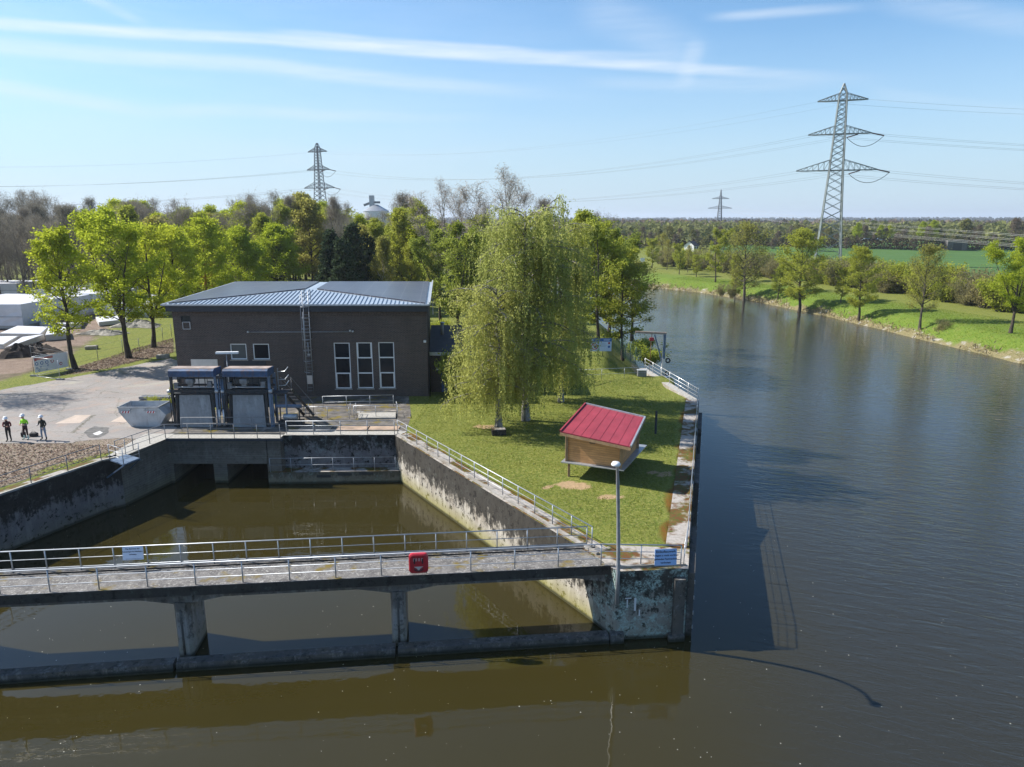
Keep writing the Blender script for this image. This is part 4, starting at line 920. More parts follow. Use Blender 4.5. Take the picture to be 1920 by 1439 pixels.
# skip
def make_skip():
    b0, b1 = at(245, 801.5), at(307, 800); z0 = .02; y0 = b0.y
    e = empty('skip', ((b0.x+b1.x)/2, y0+.8, 0), 'pale grey open skip container with red and white warning stripes', 'skip')
    tl, tr = Vector((-28.85, y0-.05, 1.55)), Vector((-26.05, y0-.05, 1.55)); X0, X1 = b0.x, b1.x-.25
    def shell(i, y, z): pass
    o = [(X0, y0+.1, z0), (X1, y0+.1, z0), (X1, y0+1.6, z0), (X0, y0+1.6, z0), (tl.x-.12, y0-.02, 1.15), (X1+.62, y0-.02, .95), (X1+.62, y0+1.75, .95), (tl.x-.12, y0+1.75, 1.15), (tl.x-.15, y0-.05, 1.52), (tr.x, y0-.05, 1.52), (tr.x, y0+1.8, 1.52), (tl.x-.15, y0+1.8, 1.52)]
    mb = MB(); q = [(3, 2, 1, 0), (0, 1, 5, 4), (1, 2, 6, 5), (2, 3, 7, 6), (3, 0, 4, 7), (4, 5, 9, 8), (5, 6, 10, 9), (6, 7, 11, 10), (7, 4, 8, 11)]
    mb.add(o, q); cc = sum((Vector(v) for v in o), Vector())/12
    inn = [cc + Vector(((v[0]-cc.x)*.95, (v[1]-cc.y)*.93, (v[2]-cc.z))) for v in o]; inn[0:4] = [v + Z*.08 for v in inn[0:4]]
    mb.add(inn, [tuple(reversed(f)) for f in q[0:9]]); b = len(mb.v)-24
    for i, j in ((8, 9), (9, 10), (10, 11), (11, 8)): mb.f.append((b+i, b+j, b+12+j, b+12+i)); mb.m.append(0); mb.sm.append(False)
    mb.build('body', plain('worn_grey_paint', (.46, .48, .50), .5, .1, .18, 1.5, rust=.35), e)
    for i, j in ((8, 9), (9, 10), (10, 11), (11, 8)): MB().bar(o[i], o[j], .09, .08).build('rim', M['galv'], e)
    for xx in (tl.x+.35, tr.x-.6):
        mb = MB(); mb.frame((xx-.25, y0-.075, 1.1), (.62, 0, 0), (0, .012, 0), (0, 0, .17)); p = mb.build('warning_strip', M['white_paint'], e)
        for k in range(3): MB().add([(xx-.22+k*.2, y0-.08, 1.105), (xx-.12+k*.2, y0-.08, 1.105), (xx-.05+k*.2, y0-.08, 1.265), (xx-.15+k*.2, y0-.08, 1.265)], [(0, 1, 2, 3)]).build('stripe', M['signred'], p)
    for xx in (tl.x+.75, tr.x-.95): MB().tube([(xx, y0-.2, 1.35), (xx, y0, 1.35)], .05, 8).build('lifting_pin', M['galv'], e)
make_skip()
e = empty('beam_stack', (-26.5, 55, 0), 'stack of dark grey steel beams lying behind the skip', 'beams')
a = at(262, 764); b = at(330, 764)
for k in range(3):
    for j in range(2): MB().frame((a.x, a.y+j*.42, .12+k*.27), (b.x-a.x, 0, 0), (0, .36, 0), (0, 0, .2)).build('beam', M['galv_dark'] if k == 2 else M['steel_dark'], e)
for t in (.15, .85): MB().frame((a.x+(b.x-a.x)*t, a.y-.1, 0), (.15, 0, 0), (0, 1.0, 0), (0, 0, .12)).build('bearer', M['timber'], e)

# raised wooden hut with the red roof
hb = Vector((3.3, 40.75, 0)); hx = Vector((2.98, -1.28, 0)).normalized(); hy = Vector((-hx.y, hx.x, 0))
e = empty('wooden_hut', hb + hx*1.6 + hy*1.8, 'small raised wooden hut with a red sheet roof standing on the lawn', 'hut')
hp = lambda u, v, z: hb + hx*u + hy*v + Z*z
W_, D_ = 3.2, 4.0; zB = .95
zr = {(0, 0): 2.62, (1, 0): 2.34, (1, 1): 2.98, (0, 1): 3.26}
mb = MB(); c4 = [(0, 0), (1, 0), (1, 1), (0, 1)]
mb.add([hp(u*W_, v*D_, zB+.06) for u, v in c4] + [hp(u*W_, v*D_, zr[(u, v)]) for u, v in c4], [(3, 2, 1, 0), (0, 1, 5, 4), (1, 2, 6, 5), (2, 3, 7, 6), (3, 0, 4, 7)]); mb.build('wall', M['wood'], e)
for u, v in c4:
    uu, vv = u*(W_-.0)+(-.05 if u == 0 else .05), v*D_+(-.05 if v == 0 else .05)
    MB().bar(hp(uu, vv, zB+.05), hp(uu, vv, zr[(u, v)]-.02), .15).build('corner_post', M['timber'], e)
for u, v in ((.06, .12), (W_-.3, .5), (.1, D_-.3), (W_-.3, D_-.4)): MB().bar(hp(u, v, 0), hp(u, v, zB), .14).build('leg', M['timber'], e)
mb = MB(); mb.add([hp(*q) for q in ((-.3, -.32, zB), (W_+.3, -.32, zB), (W_+.45, D_+.9, zB), (-.3, D_+.9, zB), (-.3, -.32, zB+.055), (W_+.3, -.32, zB+.055), (W_+.45, D_+.9, zB+.055), (-.3, D_+.9, zB+.055))], [(3, 2, 1, 0), (4, 5, 6, 7), (0, 1, 5, 4), (1, 2, 6, 5), (2, 3, 7, 6), (3, 0, 4, 7)]); mb.build('sheet_tray', M['galv'], e)
rc = [Vector((2.81, 40.45, 2.92)), Vector((6.65, 38.5, 2.6)), Vector((8.1, 42.3, 3.25)), Vector((4.65, 44.3, 3.6))]
mb = MB(); n = (rc[1]-rc[0]).cross(rc[3]-rc[0]).normalized()
mb.add([p - n*.07 for p in rc] + rc, [(3, 2, 1, 0), (4, 5, 6, 7), (0, 1, 5, 4), (1, 2, 6, 5), (2, 3, 7, 6), (3, 0, 4, 7)]); rf = mb.build('roof', M['red_roof'], e)
for k in range(0, 8):
    t = (k+.3)/7.6; a, b = rc[0].lerp(rc[1], t), rc[3].lerp(rc[2], t)
    if k == 0: MB().bar(a + n*.045 + (rc[0]-a)*.9, b + n*.045 + (rc[3]-b)*.9, .09, .07).build('verge_trim', M['red_roof'], rf)
    else: MB().bar(a + n*.008, b + n*.004, .012, .012).build('seam', plain('dark_red_seam', (.26, .03, .05), .5), rf)
MB().bar(rc[1] + n*.02, rc[2] + n*.02, .1, .12).build('verge_trim', M['galv'], rf); MB().bar(rc[3] + n*.02, rc[2] + n*.02, .1, .10).build('verge_trim', M['galv'], rf)
MB().bar(rc[0] - n*.16, rc[1] - n*.16, .04, .17).build('fascia_board', M['timber'], e)
MB().bar(rc[1] - n*.16, rc[2] - n*.16, .04, .17).build('fascia_board', M['timber'], e)
mb = MB(); mb.frame(hp(1.35, -.04, 2.26), hx*.32, hy*.03, Z*.2); vt = mb.build('vent', M['black'], e)
for k in range(2): MB().frame(hp(1.38, -.055, 2.29+k*.08), hx*.27, hy*.012, Z*.055).build('vent_slat', M['timber'], vt)
MB().add([hp(-.05, 1.3, 1.85), hp(-.05, 2.1, 1.85), hp(-.42, 2.1, 1.65), hp(-.42, 1.3, 1.65), hp(-.05, 1.3, 1.81), hp(-.05, 2.1, 1.81), hp(-.42, 2.1, 1.61), hp(-.42, 1.3, 1.61)], [(0, 1, 2, 3), (7, 6, 5, 4), (3, 2, 6, 7), (0, 3, 7, 4), (1, 5, 6, 2)]).build('flap', M['alu'], e)
# post, stone block, cabinet
p = at(1229, 814); mb = MB(); mb.box(p + Z*.85, (.13, .13, 1.7), .3, 0, .015); tag(mb.build('marker_post', M['fascia'], origin=p), 'lone dark square post on the lawn behind the wooden hut', 'post')
p = at(935, 815); mb = MB(); mb.box(p + Z*.22, (.98, .7, .46), R(8), 0, .03); tag(mb.build('stone_block', M['conc_left'], origin=p), 'weathered concrete block at the foot of the front birch', 'block')
p = at(1203, 706, .5); e = empty('cabinet', p, 'small grey cabinet on the upper lawn near the crane', 'cabinet')
mb = MB(); mb.box(p + Z*.3, (.8, .5, .6), 0, 0, .02); mb.build('housing', M['galv_dark'], e); MB().box(p + Z*.62, (.9, .6, .05)).build('lid', M['alu'], e)
# slewing davit crane
b = Vector((14.55, 67.9, -.2)); e = empty('davit_crane', b, 'blue grey davit crane with a hanging hoist beside the river railing', 'crane')
MB().bar(b, b + Z*2.2, .30, .30).build('post_foot', M['alu'], e); MB().bar(b + Z*2.2, b + Z*4.55, .22, .22).build('post', M['blue_pale'], e)
MB().bar(b + Vector((.15, 0, 4.62)), b + Vector((-2.75, .2, 4.72)), .16, .2).build('jib', plain('faded_jib_paint', (.38, .28, .22), .6), e)
MB().bar(b + Vector((-.1, 0, 1.7)), b + Vector((-.95, .05, 4.5)), .11, .12).build('strut', M['blue_pale'], e)
for z in (2.0, .75):
    mb = MB(); mb.tube([b + Vector((.42 + .2*math.cos(t), 0, z + .2*math.sin(t))) for t in np.linspace(0, 2*math.pi, 15)], .07, 6); mb.build('cable_reel', M['black'], e)
mb = MB(); mb.box(b + Vector((-1.2, .1, 4.05)), (.42, .25, .34), 0, 0, .05); mb.tube([b + Vector((-1.2, .1, 4.2)), b + Vector((-1.2, .1, 4.6))], .03, 6); mb.build('hoist', M['signred'], e)
MB().tube([b + Vector((-1.25, .1, 3.95)), b + Vector((-1.3, .1, .9))], .018, 5).build('chain', plain('rusty_chain', (.25, .11, .06), .8), e)
MB().frame(b + Vector((-.2, -.3, .35)), (1.0, 0, 0), (0, .6, 0), (0, 0, .05)).build('step_plate', M['galv'], e)
# green wire fence with the safety board
e = empty('wire_fence', (11.85, 77.5, .5), 'dark green wire fence with low rails behind the upper lawn', 'fence')
fp = [Vector((6.0, 77.2, .5)), Vector((11.85, 77.5, .5)), Vector((12.9, 70.5, .5))]
for a, b_, n_ in ((fp[0], fp[1], 3), (fp[1], fp[2], 4)):
    for k in range(n_): q = a.lerp(b_, k/n_); MB().tube([q, q + Z*1.9], .035, 6).build('post', M['green_mesh'], e)
    mb = MB()
    for k in range(9): mb.bar(a + Z*(.05+k*.22), b_ + Z*(.05+k*.22), .012)
    for k in range(int((b_-a).length/.18)): q = a.lerp(b_, k*.18/(b_-a).length); mb.bar(q, q + Z*1.85, .01)
    mb.build('mesh_panel', M['green_mesh'], e)
c = at(1129, 646, 1.75); c = Vector((9.65, 77.25, 1.72))
e, ax, up, n = board('safety_board', 'blue topped safety board with a red prohibition ring on the green fence', 'sign', c, (1, .04, 0), Z, 2.35, 1.42, M['signwhite'])
MB().frame(c - ax*1.18 + up*.36 + n*.003, ax*2.36, up*.36, n*.01).build('header', M['signdeep'], e)
lettering('DB', .2, M['signwhite'], e, c - ax*.95 + up*.54 + n*.016, ax, up) if False else MB().frame(c - ax*1.02 + up*.48 + n*.014, ax*.22, up*.12, n*.003).build('header_mark', M['signwhite'], e)
for k in range(2): MB().frame(c + ax*(.30) + up*(.56-.1*k) + n*.014, ax*(.72-.06*k), up*.05, n*.003).build('header_mark', M['signwhite'], e)
mb = MB(); cc = c - ax*.68 - up*.18
for k in range(24):
    t0, t1 = 2*math.pi*k/24, 2*math.pi*(k+1)/24; f = lambda r, t: cc + ax*r*math.cos(t) + up*r*math.sin(t) + n*.006
    mb.add([f(.27, t0), f(.35, t0), f(.35, t1), f(.27, t1)], [(0, 1, 2, 3)])
mb.bar(cc + (up-ax)*.2 + n*.009, cc - (up-ax)*.2 + n*.009, .06, .004, up=n); mb.build('ring', M['signred'], e)
mb = MB(); mb.add([cc + ax*a + up*b_ + n*.005 for a, b_ in ((-.02, -.18), (.14, -.16), (.18, .02), (.1, .12), (.02, .1), (-.1, .0))], [(0, 1, 2, 3, 4, 5)]); mb.build('hand_symbol', M['ink'], e)
MB().frame(c - ax*.20 - up*.58 + n*.002, ax*.03, up*.9, n*.004).build('divider', M['signdeep'], e)
for k in range(5): MB().frame(c - ax*.08 - up*(.0+.1*k-.18) + n*.002, ax*(.72 if k % 2 else .6), up*.03, n*.003).build('text_line', plain('grey_print', (.3, .36, .42), .6), e)
MB().frame(c + ax*.80 + up*.08 + n*.002, ax*.22, up*.2, n*.004).build('symbol', M['signred'], e)
mb = MB(); cc = c + ax*.9 - up*.22; mb.add([cc + ax*.13*math.cos(t) + up*.13*math.sin(t) + n*.004 for t in np.linspace(0, 2*math.pi, 17)[:-1]], [tuple(range(16))]); mb.build('symbol', M['signdeep'], e)

# ------------------------------------------------------------------ people
def person(loc, rz, label, skel, parts):
    """skel: joints name -> (pos, radius), bones; parts(v) -> material slot"""
    loc = Vector(loc); J, B, mats, pick, extras = skel
    names = list(J); me = bpy.data.meshes.new('p'); me.from_pydata([J[k][0] for k in names], [(names.index(a), names.index(b)) for a, b in B], [])
    o = bpy.data.objects.new('p', me); col.objects.link(o); md = o.modifiers.new('s', 'SKIN'); md.use_smooth_shade = True; o.modifiers.new('u', 'SUBSURF').levels = 2
    for i, k in enumerate(names): v = me.skin_vertices[0].data[i]; r = J[k][1]; v.radius = (r, r) if isinstance(r, (int, float)) else r; v.use_root = (k == 'pelvis')
    dg = bpy.context.evaluated_depsgraph_get(); body = bpy.data.meshes.new_from_object(o.evaluated_get(dg)); bpy.data.objects.remove(o)
    m = Matrix.Rotation(rz, 4, 'Z'); body.materials.clear()
    for x in mats: body.materials.append(M[x])
    for p in body.polygons: p.material_index = pick(p.center)
    body.transform(m)
    e = empty('person', loc, label, 'person'); b = bpy.data.objects.new('body', body); col.objects.link(b); b.parent = e
    for nm, mb, mat in extras:
        mb.v = [tuple(m.to_3x3() @ Vector(v) + loc) for v in mb.v]; mb.build(nm, M[mat], e)
    return e
def skeleton(arms, lean=0, stance=.11, head=(0, -.02, 1.63)):
    J = {'pelvis': ((0, 0, .95), (.15, .11)), 'waist': ((0, .01-lean*.3, 1.10), (.145, .105)), 'chest': ((0, .01-lean, 1.30), (.175, .12)), 'neckb': ((0, 0-lean, 1.45), (.08, .075)), 'neck': ((0, -.01-lean, 1.51), .058), 'head': (head, (.078, .095)), 'top': ((head[0], head[1], head[2]+.10), (.075, .085))}
    B = [('pelvis', 'waist'), ('waist', 'chest'), ('chest', 'neckb'), ('neckb', 'neck'), ('neck', 'head'), ('head', 'top')]
    J['nose'] = ((head[0], head[1]-.105, head[2]+.01), .014); B.append(('head', 'nose'))
    for s, nm in ((-1, 'l'), (1, 'r')):
        J[nm+'hip'] = ((s*.10, 0, .90), .095); J[nm+'knee'] = ((s*stance, -.02, .50), .062); J[nm+'ank'] = ((s*(stance+.02), .02, .10), .045); J[nm+'toe'] = ((s*(stance+.05), -.17, .045), .04)
        B += [('pelvis', nm+'hip'), (nm+'hip', nm+'knee'), (nm+'knee', nm+'ank'), (nm+'ank', nm+'toe')]
        sh, el, wr, ha = arms[nm]
        J[nm+'sh'] = (sh, .066); J[nm+'el'] = (el, .05); J[nm+'wr'] = (wr, .035); J[nm+'ha'] = (ha, (.036, .022))
        B += [('chest', nm+'sh'), (nm+'sh', nm+'el'), (nm+'el', nm+'wr'), (nm+'wr', nm+'ha')]
        d = (Vector(ha)-Vector(wr)).normalized(); sd = d.cross(Z).normalized() if abs(d.z) < .9 else Vector((0, 1, 0))
        for k, (off, ln) in enumerate(((-.028, .066), (-.010, .078), (.010, .074), (.027, .058))):
            a = Vector(ha)+d*.03+sd*off; f = a+d*ln*.55; g = f+(d*.6+Vector((0, -.2, -.6))).normalized()*ln*.5
            J[f'{nm}f{k}'] = (tuple(f), .010); J[f'{nm}g{k}'] = (tuple(g), .008); B += [(nm+'ha', f'{nm}f{k}'), (f'{nm}f{k}', f'{nm}g{k}')]
        th = Vector(wr).lerp(Vector(ha), .5) + sd*-.05*s; J[nm+'th'] = (tuple(th), .011); J[nm+'ti'] = (tuple(th+d*.04), .009); B += [(nm+'wr', nm+'th'), (nm+'th', nm+'ti')]
    return J, B
def helmet(h):
    mb = MB(); mb.lathe((h[0], h[1]+.005, h[2]+.06), [(.165, -.005), (.145, .0), (.142, .05), (.12, .11), (.07, .15), (.0, .165)], 18); mb.box((h[0], h[1]-.15, h[2]+.062), (.20, .08, .018), 0, 0, .005); return mb
for nm, c in (('skin', (.42, .24, .17)), ('navy', (.012, .016, .035)), ('darkred', (.16, .012, .02)), ('blackcloth', (.012, .011, .013)), ('maroon', (.035, .012, .014)), ('hivis', (.32, .78, .02)), ('reflect', (.65, .65, .66)), ('olive', (.022, .026, .020)), ('denim', (.20, .25, .33)), ('boot', (.015, .012, .011)), ('mint', (.42, .56, .50)), ('helmet', (.82, .82, .84))): M[nm] = plain(nm+'_cloth', c, .75 if nm != 'helmet' else .3, 0, .12, 6)
hd1 = (0, -.10, 1.60)
J, B = skeleton({'l': ((-.19, 0, 1.40), (-.26, -.02, 1.12), (-.10, -.26, 1.13), (-.03, -.30, 1.14)), 'r': ((.19, 0, 1.40), (.26, -.02, 1.12), (.10, -.26, 1.13), (.04, -.30, 1.14))}, .03, .10, hd1)
pick1 = lambda c: 0 if c.z > 1.50 or (c.y < -.24 and c.z > 1.0) else (3 if c.z < .10 else (2 if c.z < .98 else (1 if abs(c.x) > .17 else 4)))
mb = MB(); mb.box((.0, -.36, 1.17), (.16, .02, .09)); ph = mb
person(at(18, 828), R(10), 'person in dark red jacket and black trousers with white helmet, looking down at a device', (J, B, ['skin', 'darkred', 'blackcloth', 'boot', 'maroon'], pick1, [('helmet', helmet(hd1), 'helmet'), ('phone', ph, 'black')]), None)
hd2 = (-.02, -.05, 1.66)
J, B = skeleton({'l': ((-.20, 0, 1.43), (-.30, .02, 1.16), (-.16, -.24, 1.14), (-.08, -.29, 1.14)), 'r': ((.20, 0, 1.43), (.30, .02, 1.16), (.20, -.22, 1.13), (.13, -.28, 1.13))}, .01, .15, hd2)
pick2 = lambda c: 0 if c.z > 1.53 or (c.y < -.22 and c.z > 1.0) else (6 if c.z < .09 else (5 if c.z < .33 else (4 if c.z < .98 else (3 if c.z < 1.06 else (2 if c.z < 1.12 else (3 if c.z < 1.18 else 1))))))
person(at(50, 824.5), R(-12), 'person in lime and navy reflective jacket with white helmet, standing in the middle', (J, B, ['skin', 'hivis', 'reflect', 'navy', 'maroon', 'mint', 'boot'], pick2, [('helmet', helmet(hd2), 'helmet')]), None)
hd3 = (0, -.04, 1.62)
J, B = skeleton({'l': ((-.19, 0, 1.40), (-.27, -.02, 1.14), (-.17, -.22, 1.14), (-.12, -.29, 1.16)), 'r': ((.19, 0, 1.40), (.29, .0, 1.13), (.22, -.16, .98), (.19, -.22, .94))}, .01, .15, hd3)
pick3 = lambda c: 0 if c.z > 1.51 or (c.y < -.24 and c.z > .85) else (3 if c.z < .24 else (2 if c.z < .93 else 1))
person(at(83.5, 825.5), R(-8), 'person in dark olive jacket and pale jeans with white helmet, rightmost of the group', (J, B, ['skin', 'olive', 'denim', 'boot'], pick3, [('helmet', helmet(hd3), 'helmet'), ('white_glove', MB().box((-.12, -.30, 1.16), (.09, .09, .1), 0, 0, .02), 'reflect')]), None)
for (px, py, w, h, lb) in ((44.5, 820, .28, .40, 'black bag standing at the left heel of the person in lime'), (64, 819, .55, .30, 'black holdall lying to the right of the person in lime')):
    p = at(px, py); e = empty('bag', p, lb, 'bag'); MB().box(p + Z*h/2, (w, .28, h), .1, 0, .06).build('bag_body', M['blackcloth'], e)
    MB().tube([p + Vector((w*.3*math.cos(t), 0, h-.02+.12*math.sin(t))) for t in np.linspace(0, math.pi, 8)], .014, 5).build('strap', M['boot'], e)

# ------------------------------------------------------------------ building site on the left
def wrapped(x0, x1, yb, yt, depth, label, slab=.45, lean=0, z0=0):
    a, b = at(x0, yb, z0), at(x1, yb, z0); h = atY((x0+x1)/2, yt, a.y).z - z0
    e = empty('wrapped_stack', (a+b)/2, label, 'wrapped stack', 'white wrapped stacks on the building site')
    dx = depth*.02
    for k in range(2):
        z = slab*.5*k; MB().frame(a + Vector((.15, .1, z+.02)), b-a-Vector((.3, 0, 0)), (dx, depth-.2, 0), (0, 0, slab*.46)).build('base_slab', M['slab'], e)
    mb = MB(); nx_, nz_ = 9, 5; w = b.x-a.x; zb = slab*.95; hh = h-zb
    def jit(): return random.uniform(-.05, .05)
    for (o, ux, uy) in ((a + Z*zb, Vector((w, 0, 0)), Vector((0, 0, hh))), (a + Vector((w, 0, zb)), Vector((dx, depth, 0)), Vector((0, 0, hh))), (a + Vector((dx, depth, zb)), Vector((0, -depth, 0)), Vector((0, 0, hh))), (a + Vector((0, 0, zb+hh)), Vector((w, 0, 0)), Vector((dx, depth, 0)))):
        nn = ux.cross(uy).normalized(); vs = []
        for j in range(nz_+1):
            for i in range(nx_+1): edge = i in (0, nx_) or j in (0, nz_); vs.append(o + ux*(i/nx_) + uy*(j/nz_) + nn*(0 if edge else jit()))
        mb.add(vs, [(j*(nx_+1)+i, j*(nx_+1)+i+1, (j+1)*(nx_+1)+i+1, (j+1)*(nx_+1)+i) for j in range(nz_) for i in range(nx_)])
    mb.build('wrapping', M['tarp'], e)
    MB().bar(a + Vector((-.02, -.07, zb+hh*.42)), a + Vector((w+.02, -.07, zb+hh*.42)), .03, .05).build('strap', M['galv_dark'], e)
for args in ((-120, 45, 617, 571, 9, 'nearest large white wrapped stack on grey slabs, cut by the left picture edge'), (-60, 34, 558, 532, 8, 'rearmost left white wrapped stack, cut by the left picture edge'), (-40, 62, 588, 559, 7, 'middle white wrapped stack right behind the nearest one'), (70, 118, 602, 562, 8, 'white wrapped stack behind the first row tree'), (60, 150, 570, 545, 8, 'long white wrapped stack behind the crown of the first row tree'), (124, 205, 590, 551, 9, 'white wrapped stack between the first and second row trees'), (150, 262, 562, 534, 8, 'far white wrapped stack behind the second row tree'), (205, 300, 596, 572, 8, 'low white wrapped stack left of the power house roof'), (262, 330, 575, 556, 8, 'far white wrapped stack just left of the power house roof corner')):
    wrapped(*args)
for (q, h, lb) in (([(0, 636), (78, 637), (92, 623), (34, 621)], .75, 'large white concrete slab lying in front of the wrapped stacks'), ([(86, 640), (128, 636), (124, 624), (92, 626)], .8, 'short white concrete slab end beside the dark soil'), ([(-60, 652), (8, 655), (36, 639), (-40, 640)], .6, 'white concrete slab cut by the left picture edge'), ([(10, 664), (44, 652), (84, 637), (44, 642)], .7, 'long pale concrete beam pointing at the dark soil heap'), ([(75, 614), (150, 616), (160, 604), (95, 603)], .6, 'flat concrete slab behind the first row tree'), ([(186, 612), (240, 606), (238, 598), (180, 602)], .6, 'flat concrete slab left of the second row tree')):
    pl = [tuple(at(x, y))[:2] for x, y in q]; mb = MB(); mb.prism(pl, .02, h*.93); c = at(q[0][0], q[0][1])
    e = empty('concrete_slab', c, lb, 'slab', 'loose concrete slabs'); mb.build('block', M['slab'], e)
    cx, cy = sum(p[0] for p in pl)/4, sum(p[1] for p in pl)/4
    MB().prism([(cx+(x-cx)*.97, cy+(y-cy)*.97) for x, y in pl], h*.93, h).build('top_sheet', M['tarp'], e)
def mound(px, py, rx, ry, h, label, mat='soil', seed=0):
    c = at(px, py); rs = random.Random(seed); mb = MB(); n, m_ = 26, 9; vs = []
    for j in range(m_+1):
        for i in range(n):
            t = 2*math.pi*i/n; r = j/m_; k = 1+.28*math.sin(3*t+seed)+.16*math.sin(7*t+seed*2)
            z = h*max(0, (1-r**1.7))*(1+rs.uniform(-.22, .22)) - .05
            vs.append(c + Vector((rx*r*k*math.cos(t)+rs.uniform(-.1, .1)*rx*.3, ry*r*k*math.sin(t), z)))
    mb.add(vs, [(j*n+i, j*n+(i+1) % n, (j+1)*n+(i+1) % n, (j+1)*n+i) for j in range(m_) for i in range(n)], 0, False)
    tag(mb.build('soil_heap', M[mat], origin=c), label, 'soil heap', 'soil heaps')
mound(36, 668, 2.6, 1.6, 1.3, 'dark soil heap beside the pale concrete beam', seed=1)
mound(72, 660, 2.6, 1.6, 1.0, 'dark soil heap nearest the first row tree', seed=2)
mound(120, 612, 2.4, 1.4, 1.1, 'dark soil heap among the slabs behind the first row tree', seed=3)
mound(262, 612, 3.2, 1.6, .9, 'low brown rubble heap behind the second row tree', 'rubble', 4)
mound(196, 626, 3.0, 1.2, .6, 'low brown rubble heap between the first two row trees', 'rubble', 5)
# banner on a construction fence
a, b = at(64.5, 706), at(131, 693); a2 = at(113, 713)
e = empty('site_fence', a, 'construction fence panels carrying a white site safety banner', 'fence')
hgt = 1.95
for p, q in ((a, b), (a2, a)):
    for r in (p, q): MB().tube([r, r + Z*hgt], .024, 6).build('post', M['galv'], e)
    for z in (.06, hgt): MB().tube([p + Z*z, q + Z*z], .024, 6).build('rail', M['galv'], e)
    mb = MB(); L = (q-p).length
    for k in range(int(L/.16)): r = p.lerp(q, k*.16/L); mb.bar(r + Z*.06, r + Z*hgt, .008)
    mb.bar(p + Z*1.0, q + Z*1.0, .02); mb.build('mesh', M['galv'], e)
for p in (a, b, a2): MB().box(p + Z*.07, (.7, .25, .14)).build('foot', M['galv_dark'], e)
ax = (b-a).normalized(); n = ax.cross(Z)
if n.y > 0: n = -n
f = empty('banner', a + Z, 'white building site banner with red heading and round blue symbols', 'banner'); L = (b-a).length
q = lambda u, z, k=.05: a + ax*(u*L) + n*k + Z*z
MB().frame(q(.03, .32, .03), ax*L*.94, -n*.012, Z*1.55).build('sheet', M['white_paint'], f)
MB().frame(q(.06, 1.52), ax*L*.5, -n*.006, Z*.22).build('heading', plain('red_print', (.62, .22, .18), .6), f)
MB().frame(q(.05, 1.48, .054), ax*L*.06, -n*.004, Z*.28).build('heading_mark', M['signred'], f)
def disc(u, z, r, mat, nm, inner=None):
    mb = MB(); mb.add([q(u, z, .048) + ax*r*math.cos(t) + Z*r*math.sin(t) for t in np.linspace(0, 2*math.pi, 15)[:-1]], [tuple(range(14))]); o = mb.build(nm, mat, f)
    if inner: mb = MB(); mb.add([q(u, z, .053) + ax*r*.6*math.cos(t) + Z*r*.6*math.sin(t) for t in np.linspace(0, 2*math.pi, 11)[:-1]], [tuple(range(10))]); mb.build('pictogram', inner, o)
for u in (.10, .24, .38): disc(u, 1.18, .17, M['signdeep'], 'symbol', M['white_paint'])
disc(.53, 1.2, .18, M['signred'], 'symbol', M['white_paint'])
for u, z in ((.10, .75), (.2, .78), (.4, .85), (.15, .48), (.35, .5)): disc(u, z, .10, M['signdeep'], 'symbol', M['white_paint'])
disc(.76, .78, .16, M['signred'], 'symbol', M['white_paint'])
# thin garden fence along the tree row
e = empty('chain_fence', at(182, 690), 'thin wire fence with slim posts running along the tree row', 'fence')
line = [at(x, y) for x, y in ((60, 676), (130, 690), (184, 676), (231, 664), (262, 662), (306, 640), (322, 632))]
for p in line: MB().tube([p, p + Z*1.7], .035, 5).build('post', M['galv_dark'], e)
for z in (.3, .9, 1.6): MB().tube([p + Z*z for p in line], .008, 4).build('wire', M['galv_dark'], e)
for px, py, lb in ((172, 655, 'low grey manhole block on the grass between the row trees'), (306, 672, 'low grey stone block beside the power house corner')):
    p = at(px, py); mb = MB(); mb.box(p + Z*.2, (1.3, .8, .42), .3, 0, .04); tag(mb.build('stone_block', M['rubble'], origin=p), lb, 'block')

# ------------------------------------------------------------------ trees
class TB:                                      # numpy tubes + leaf quads
    def __init__(s): s.V = []; s.Q = []; s.nv = 0; s.L = []
    def tube(s, P, r, n=5):
        P = np.asarray(P, float); r = np.asarray(r, float); d = np.gradient(P, axis=0); d /= np.linalg.norm(d, axis=1)[:, None]+1e-9
        ref = np.where(np.abs(d[:, 2:3]) > .9, [[1., 0, 0]], [[0, 0, 1.]]); a = np.cross(d, ref); a /= np.linalg.norm(a, axis=1)[:, None]+1e-9; b = np.cross(d, a)
        t = np.arange(n)*2*math.pi/n
        V = P[:, None] + r[:, None, None]*(a[:, None]*np.cos(t)[None, :, None] + b[:, None]*np.sin(t)[None, :, None])
        i = np.arange(len(P)-1)[:, None]*n; k = np.arange(n)[None]; k2 = (k+1) % n
        s.Q.append((np.stack([i+k, i+k2, i+n+k2, i+n+k], -1)+s.nv).reshape(-1, 4)); s.V.append(V.reshape(-1, 3)); s.nv += V.shape[0]*n
    def mesh(s, name): return mesh_np(name, np.concatenate(s.V), np.concatenate(s.Q), True)
def leaves(name, C, size, rng, flat=.35, long=1.5, vert=False):
    n = len(C); nr = rng.normal(size=(n, 3)); nr[:, 2] = nr[:, 2] + (0 if vert else flat*2); nr /= np.linalg.norm(nr, axis=1)[:, None]
    if vert: u = np.tile([[0, 0, -1.]], (n, 1)) + rng.normal(size=(n, 3))*.35
    else: u = rng.normal(size=(n, 3))
    u -= nr*(u*nr).sum(1)[:, None]; u /= np.linalg.norm(u, axis=1)[:, None]+1e-9; v = np.cross(nr, u)
    sz = size*rng.uniform(.6, 1.35, (n, 1)); a, b = u*sz*long*.5, v*sz*.5
    V = np.stack([C-a, C+b*.9-a*.1, C+a, C-b*.9-a*.1], 1).reshape(-1, 3)
    return mesh_np(name, V, np.arange(4*n).reshape(n, 4))
